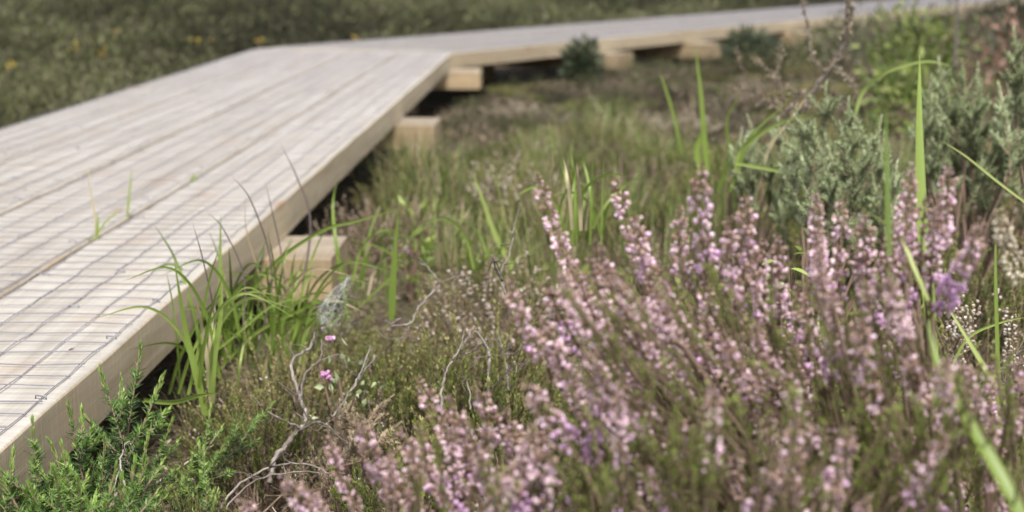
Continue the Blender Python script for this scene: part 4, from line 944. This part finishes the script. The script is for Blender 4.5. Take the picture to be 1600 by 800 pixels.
# plants farther away
far_p = lambda px, py, z=.15: atz(px, py, z)[1]
herb('brown scrubby shrub half hiding the far boardwalk run right of the tall dead stem', 1352, 22, 6.6, 900, .17, 'ling_dark', 'brown_shrub', 'shrub', Lr=(.02, .045), Wr=(.006, .014))
herb('brown scrubby shrub at the top edge between the green shrub and the red leaved shrub', 1515, 2, 6.9, 900, .20, 'ling_dark', 'brown_shrub', 'shrub', Lr=(.02, .045), Wr=(.006, .014))
herb('dark dense conical shrub standing against the side of the far boardwalk run', 910, 72, 6.9, 900, .075, 'dark', 'dark_shrub', 'shrub', Lr=(.03, .06), Wr=(.008, .016))
herb('dark low shrub in front of the far boardwalk run near the dead stem', 1172, 52, 8.2, 900, .14, 'dark', 'dark_shrub', 'shrub', Lr=(.03, .06), Wr=(.01, .02))
herb('green bushy shrub at the top right beyond the tall blade', 1440, 14, 5.6, 1100, .20, 'deer', 'green_shrub', 'shrub', Lr=(.02, .05), Wr=(.008, .018))
herb('green bushy shrub directly under the larger shrub at top right', 1410, 105, 4.6, 260, .13, 'deer', 'green_shrub', 'shrub', Lr=(.03, .06), Wr=(.012, .026))
herb('red leaved shrub near the top right corner, left of the corner itself', 1545, 45, 5.2, 80, .12, 'red', 'red_shrub', 'shrub', Lr=(.03, .06), Wr=(.01, .024))
herb('small red leaved plant at the very top right corner', 1590, 15, 5.8, 70, .10, 'red', 'red_shrub', 'shrub', Lr=(.03, .06), Wr=(.01, .024))
herb('bright lime sapling among the heath on the left with yellow flowers around', 275, 70, 9.2, 170, .09, 'lime', 'green_shrub', 'shrub', Lr=(.03, .07), Wr=(.015, .03))
herb('large green bush at the top edge left of the bend', 272, 8, 14.5, 420, .30, 'lime', 'green_shrub', 'shrub', Lr=(.05, .11), Wr=(.02, .04))
herb('dark green bush spreading right of the green bush at the top edge', 330, 22, 13.5, 420, .42, 'deer', 'green_shrub', 'shrub', Lr=(.05, .1), Wr=(.02, .04))
herb('lone green bush at the top left with nothing beside it', 125, 10, 14.5, 300, .16, 'deer', 'green_shrub', 'shrub', Lr=(.05, .1), Wr=(.02, .04))
branch('dark upright dead stem by the red leaved shrub', [([(1492,110,4.2), (1494,60,4.2), (1497,-30,4.2)], .009, .006, .35)], 'dead_sapling', 'sapling')
def yellow(px, py):
    Y = atz(px, py, .17)[1]; top = at(px, py, Y); g0 = np.array([top[0], top[1], float(gz(top[0], top[1]))]); t = thing('yellow_flower', 'tiny yellow flower head standing in the heath left of the boardwalk', 'flower', g0, 'yellow flowers in the left heath')
    hh = top[2] - g0[2]; s = MB(); tube(s, [[0, 0, 0], [.004, 0, hh * .5], [0, 0, hh]], [.003, .0025, .002], 4, 0, .5); s.build('stem', [M['stem']], t)
    f = MB(); n = 5; P = rng.normal(0, .012, (n, 3)) + [0, 0, hh]; bells(f, P, rng.normal(0, 1, (n, 3)) + [0, -.3, .6], .011, .006, 0, U(0, 1, n), 5, 1.3); f.build('petals', [M['yellow']], t)
for px, py in ((160,82),(180,47),(308,64),(330,60),(122,74),(14,103),(405,64),(553,58)): yellow(px, py)

# ------------------------------------------------------------------ light, sky, camera
SUN_EL, SUN_AZ = R(58), R(169)           # azimuth clockwise from +Y: high behind the camera
w = bpy.data.worlds.new('World'); scene.world = w; w.use_nodes = True
nt = w.node_tree; bg = nt.nodes['Background']
sky = nt.nodes.new('ShaderNodeTexSky'); sky.sky_type = 'NISHITA'; sky.sun_disc = False
sky.sun_elevation = SUN_EL; sky.sun_rotation = SUN_AZ; sky.dust_density = 3.0; sky.ozone_density = 1.0
hsv = nt.nodes.new('ShaderNodeHueSaturation'); hsv.inputs['Saturation'].default_value = .45      # thin cloud whitens the sky
nt.links.new(sky.outputs[0], hsv.inputs['Color']); nt.links.new(hsv.outputs[0], bg.inputs[0]); bg.inputs[1].default_value = .135
sd = bpy.data.lights.new('sun', 'SUN'); sd.energy = 3.0; sd.angle = R(6); sd.color = (1, .965, .92)
so = bpy.data.objects.new('sun', sd); col.objects.link(so)
sv = Vector((math.sin(SUN_AZ) * math.cos(SUN_EL), math.cos(SUN_AZ) * math.cos(SUN_EL), math.sin(SUN_EL)))
so.rotation_euler = sv.to_track_quat('Z', 'Y').to_euler(); so.location = sv * 20

cd = bpy.data.cameras.new('camera'); cam = bpy.data.objects.new('camera', cd); col.objects.link(cam)
cd.sensor_width = 36; cd.lens = 36 * F / 1600; cd.clip_start = .02; cd.clip_end = 2000
cam.location = (0, 0, H); cam.rotation_euler = (math.pi / 2 - PITCH, 0, 0)
cd.dof.use_dof = True; cd.dof.focus_distance = 1.42; cd.dof.aperture_fstop = cd.lens / 8.6
scene.camera = cam
scene.view_settings.view_transform = 'Standard'; scene.view_settings.look = 'None'; scene.view_settings.gamma = 1
scene.view_settings.exposure = 1.02
scene.cycles.use_denoising = True
scene.cycles.max_bounces = 6; scene.cycles.diffuse_bounces = 3; scene.cycles.transmission_bounces = 4; scene.cycles.glossy_bounces = 2
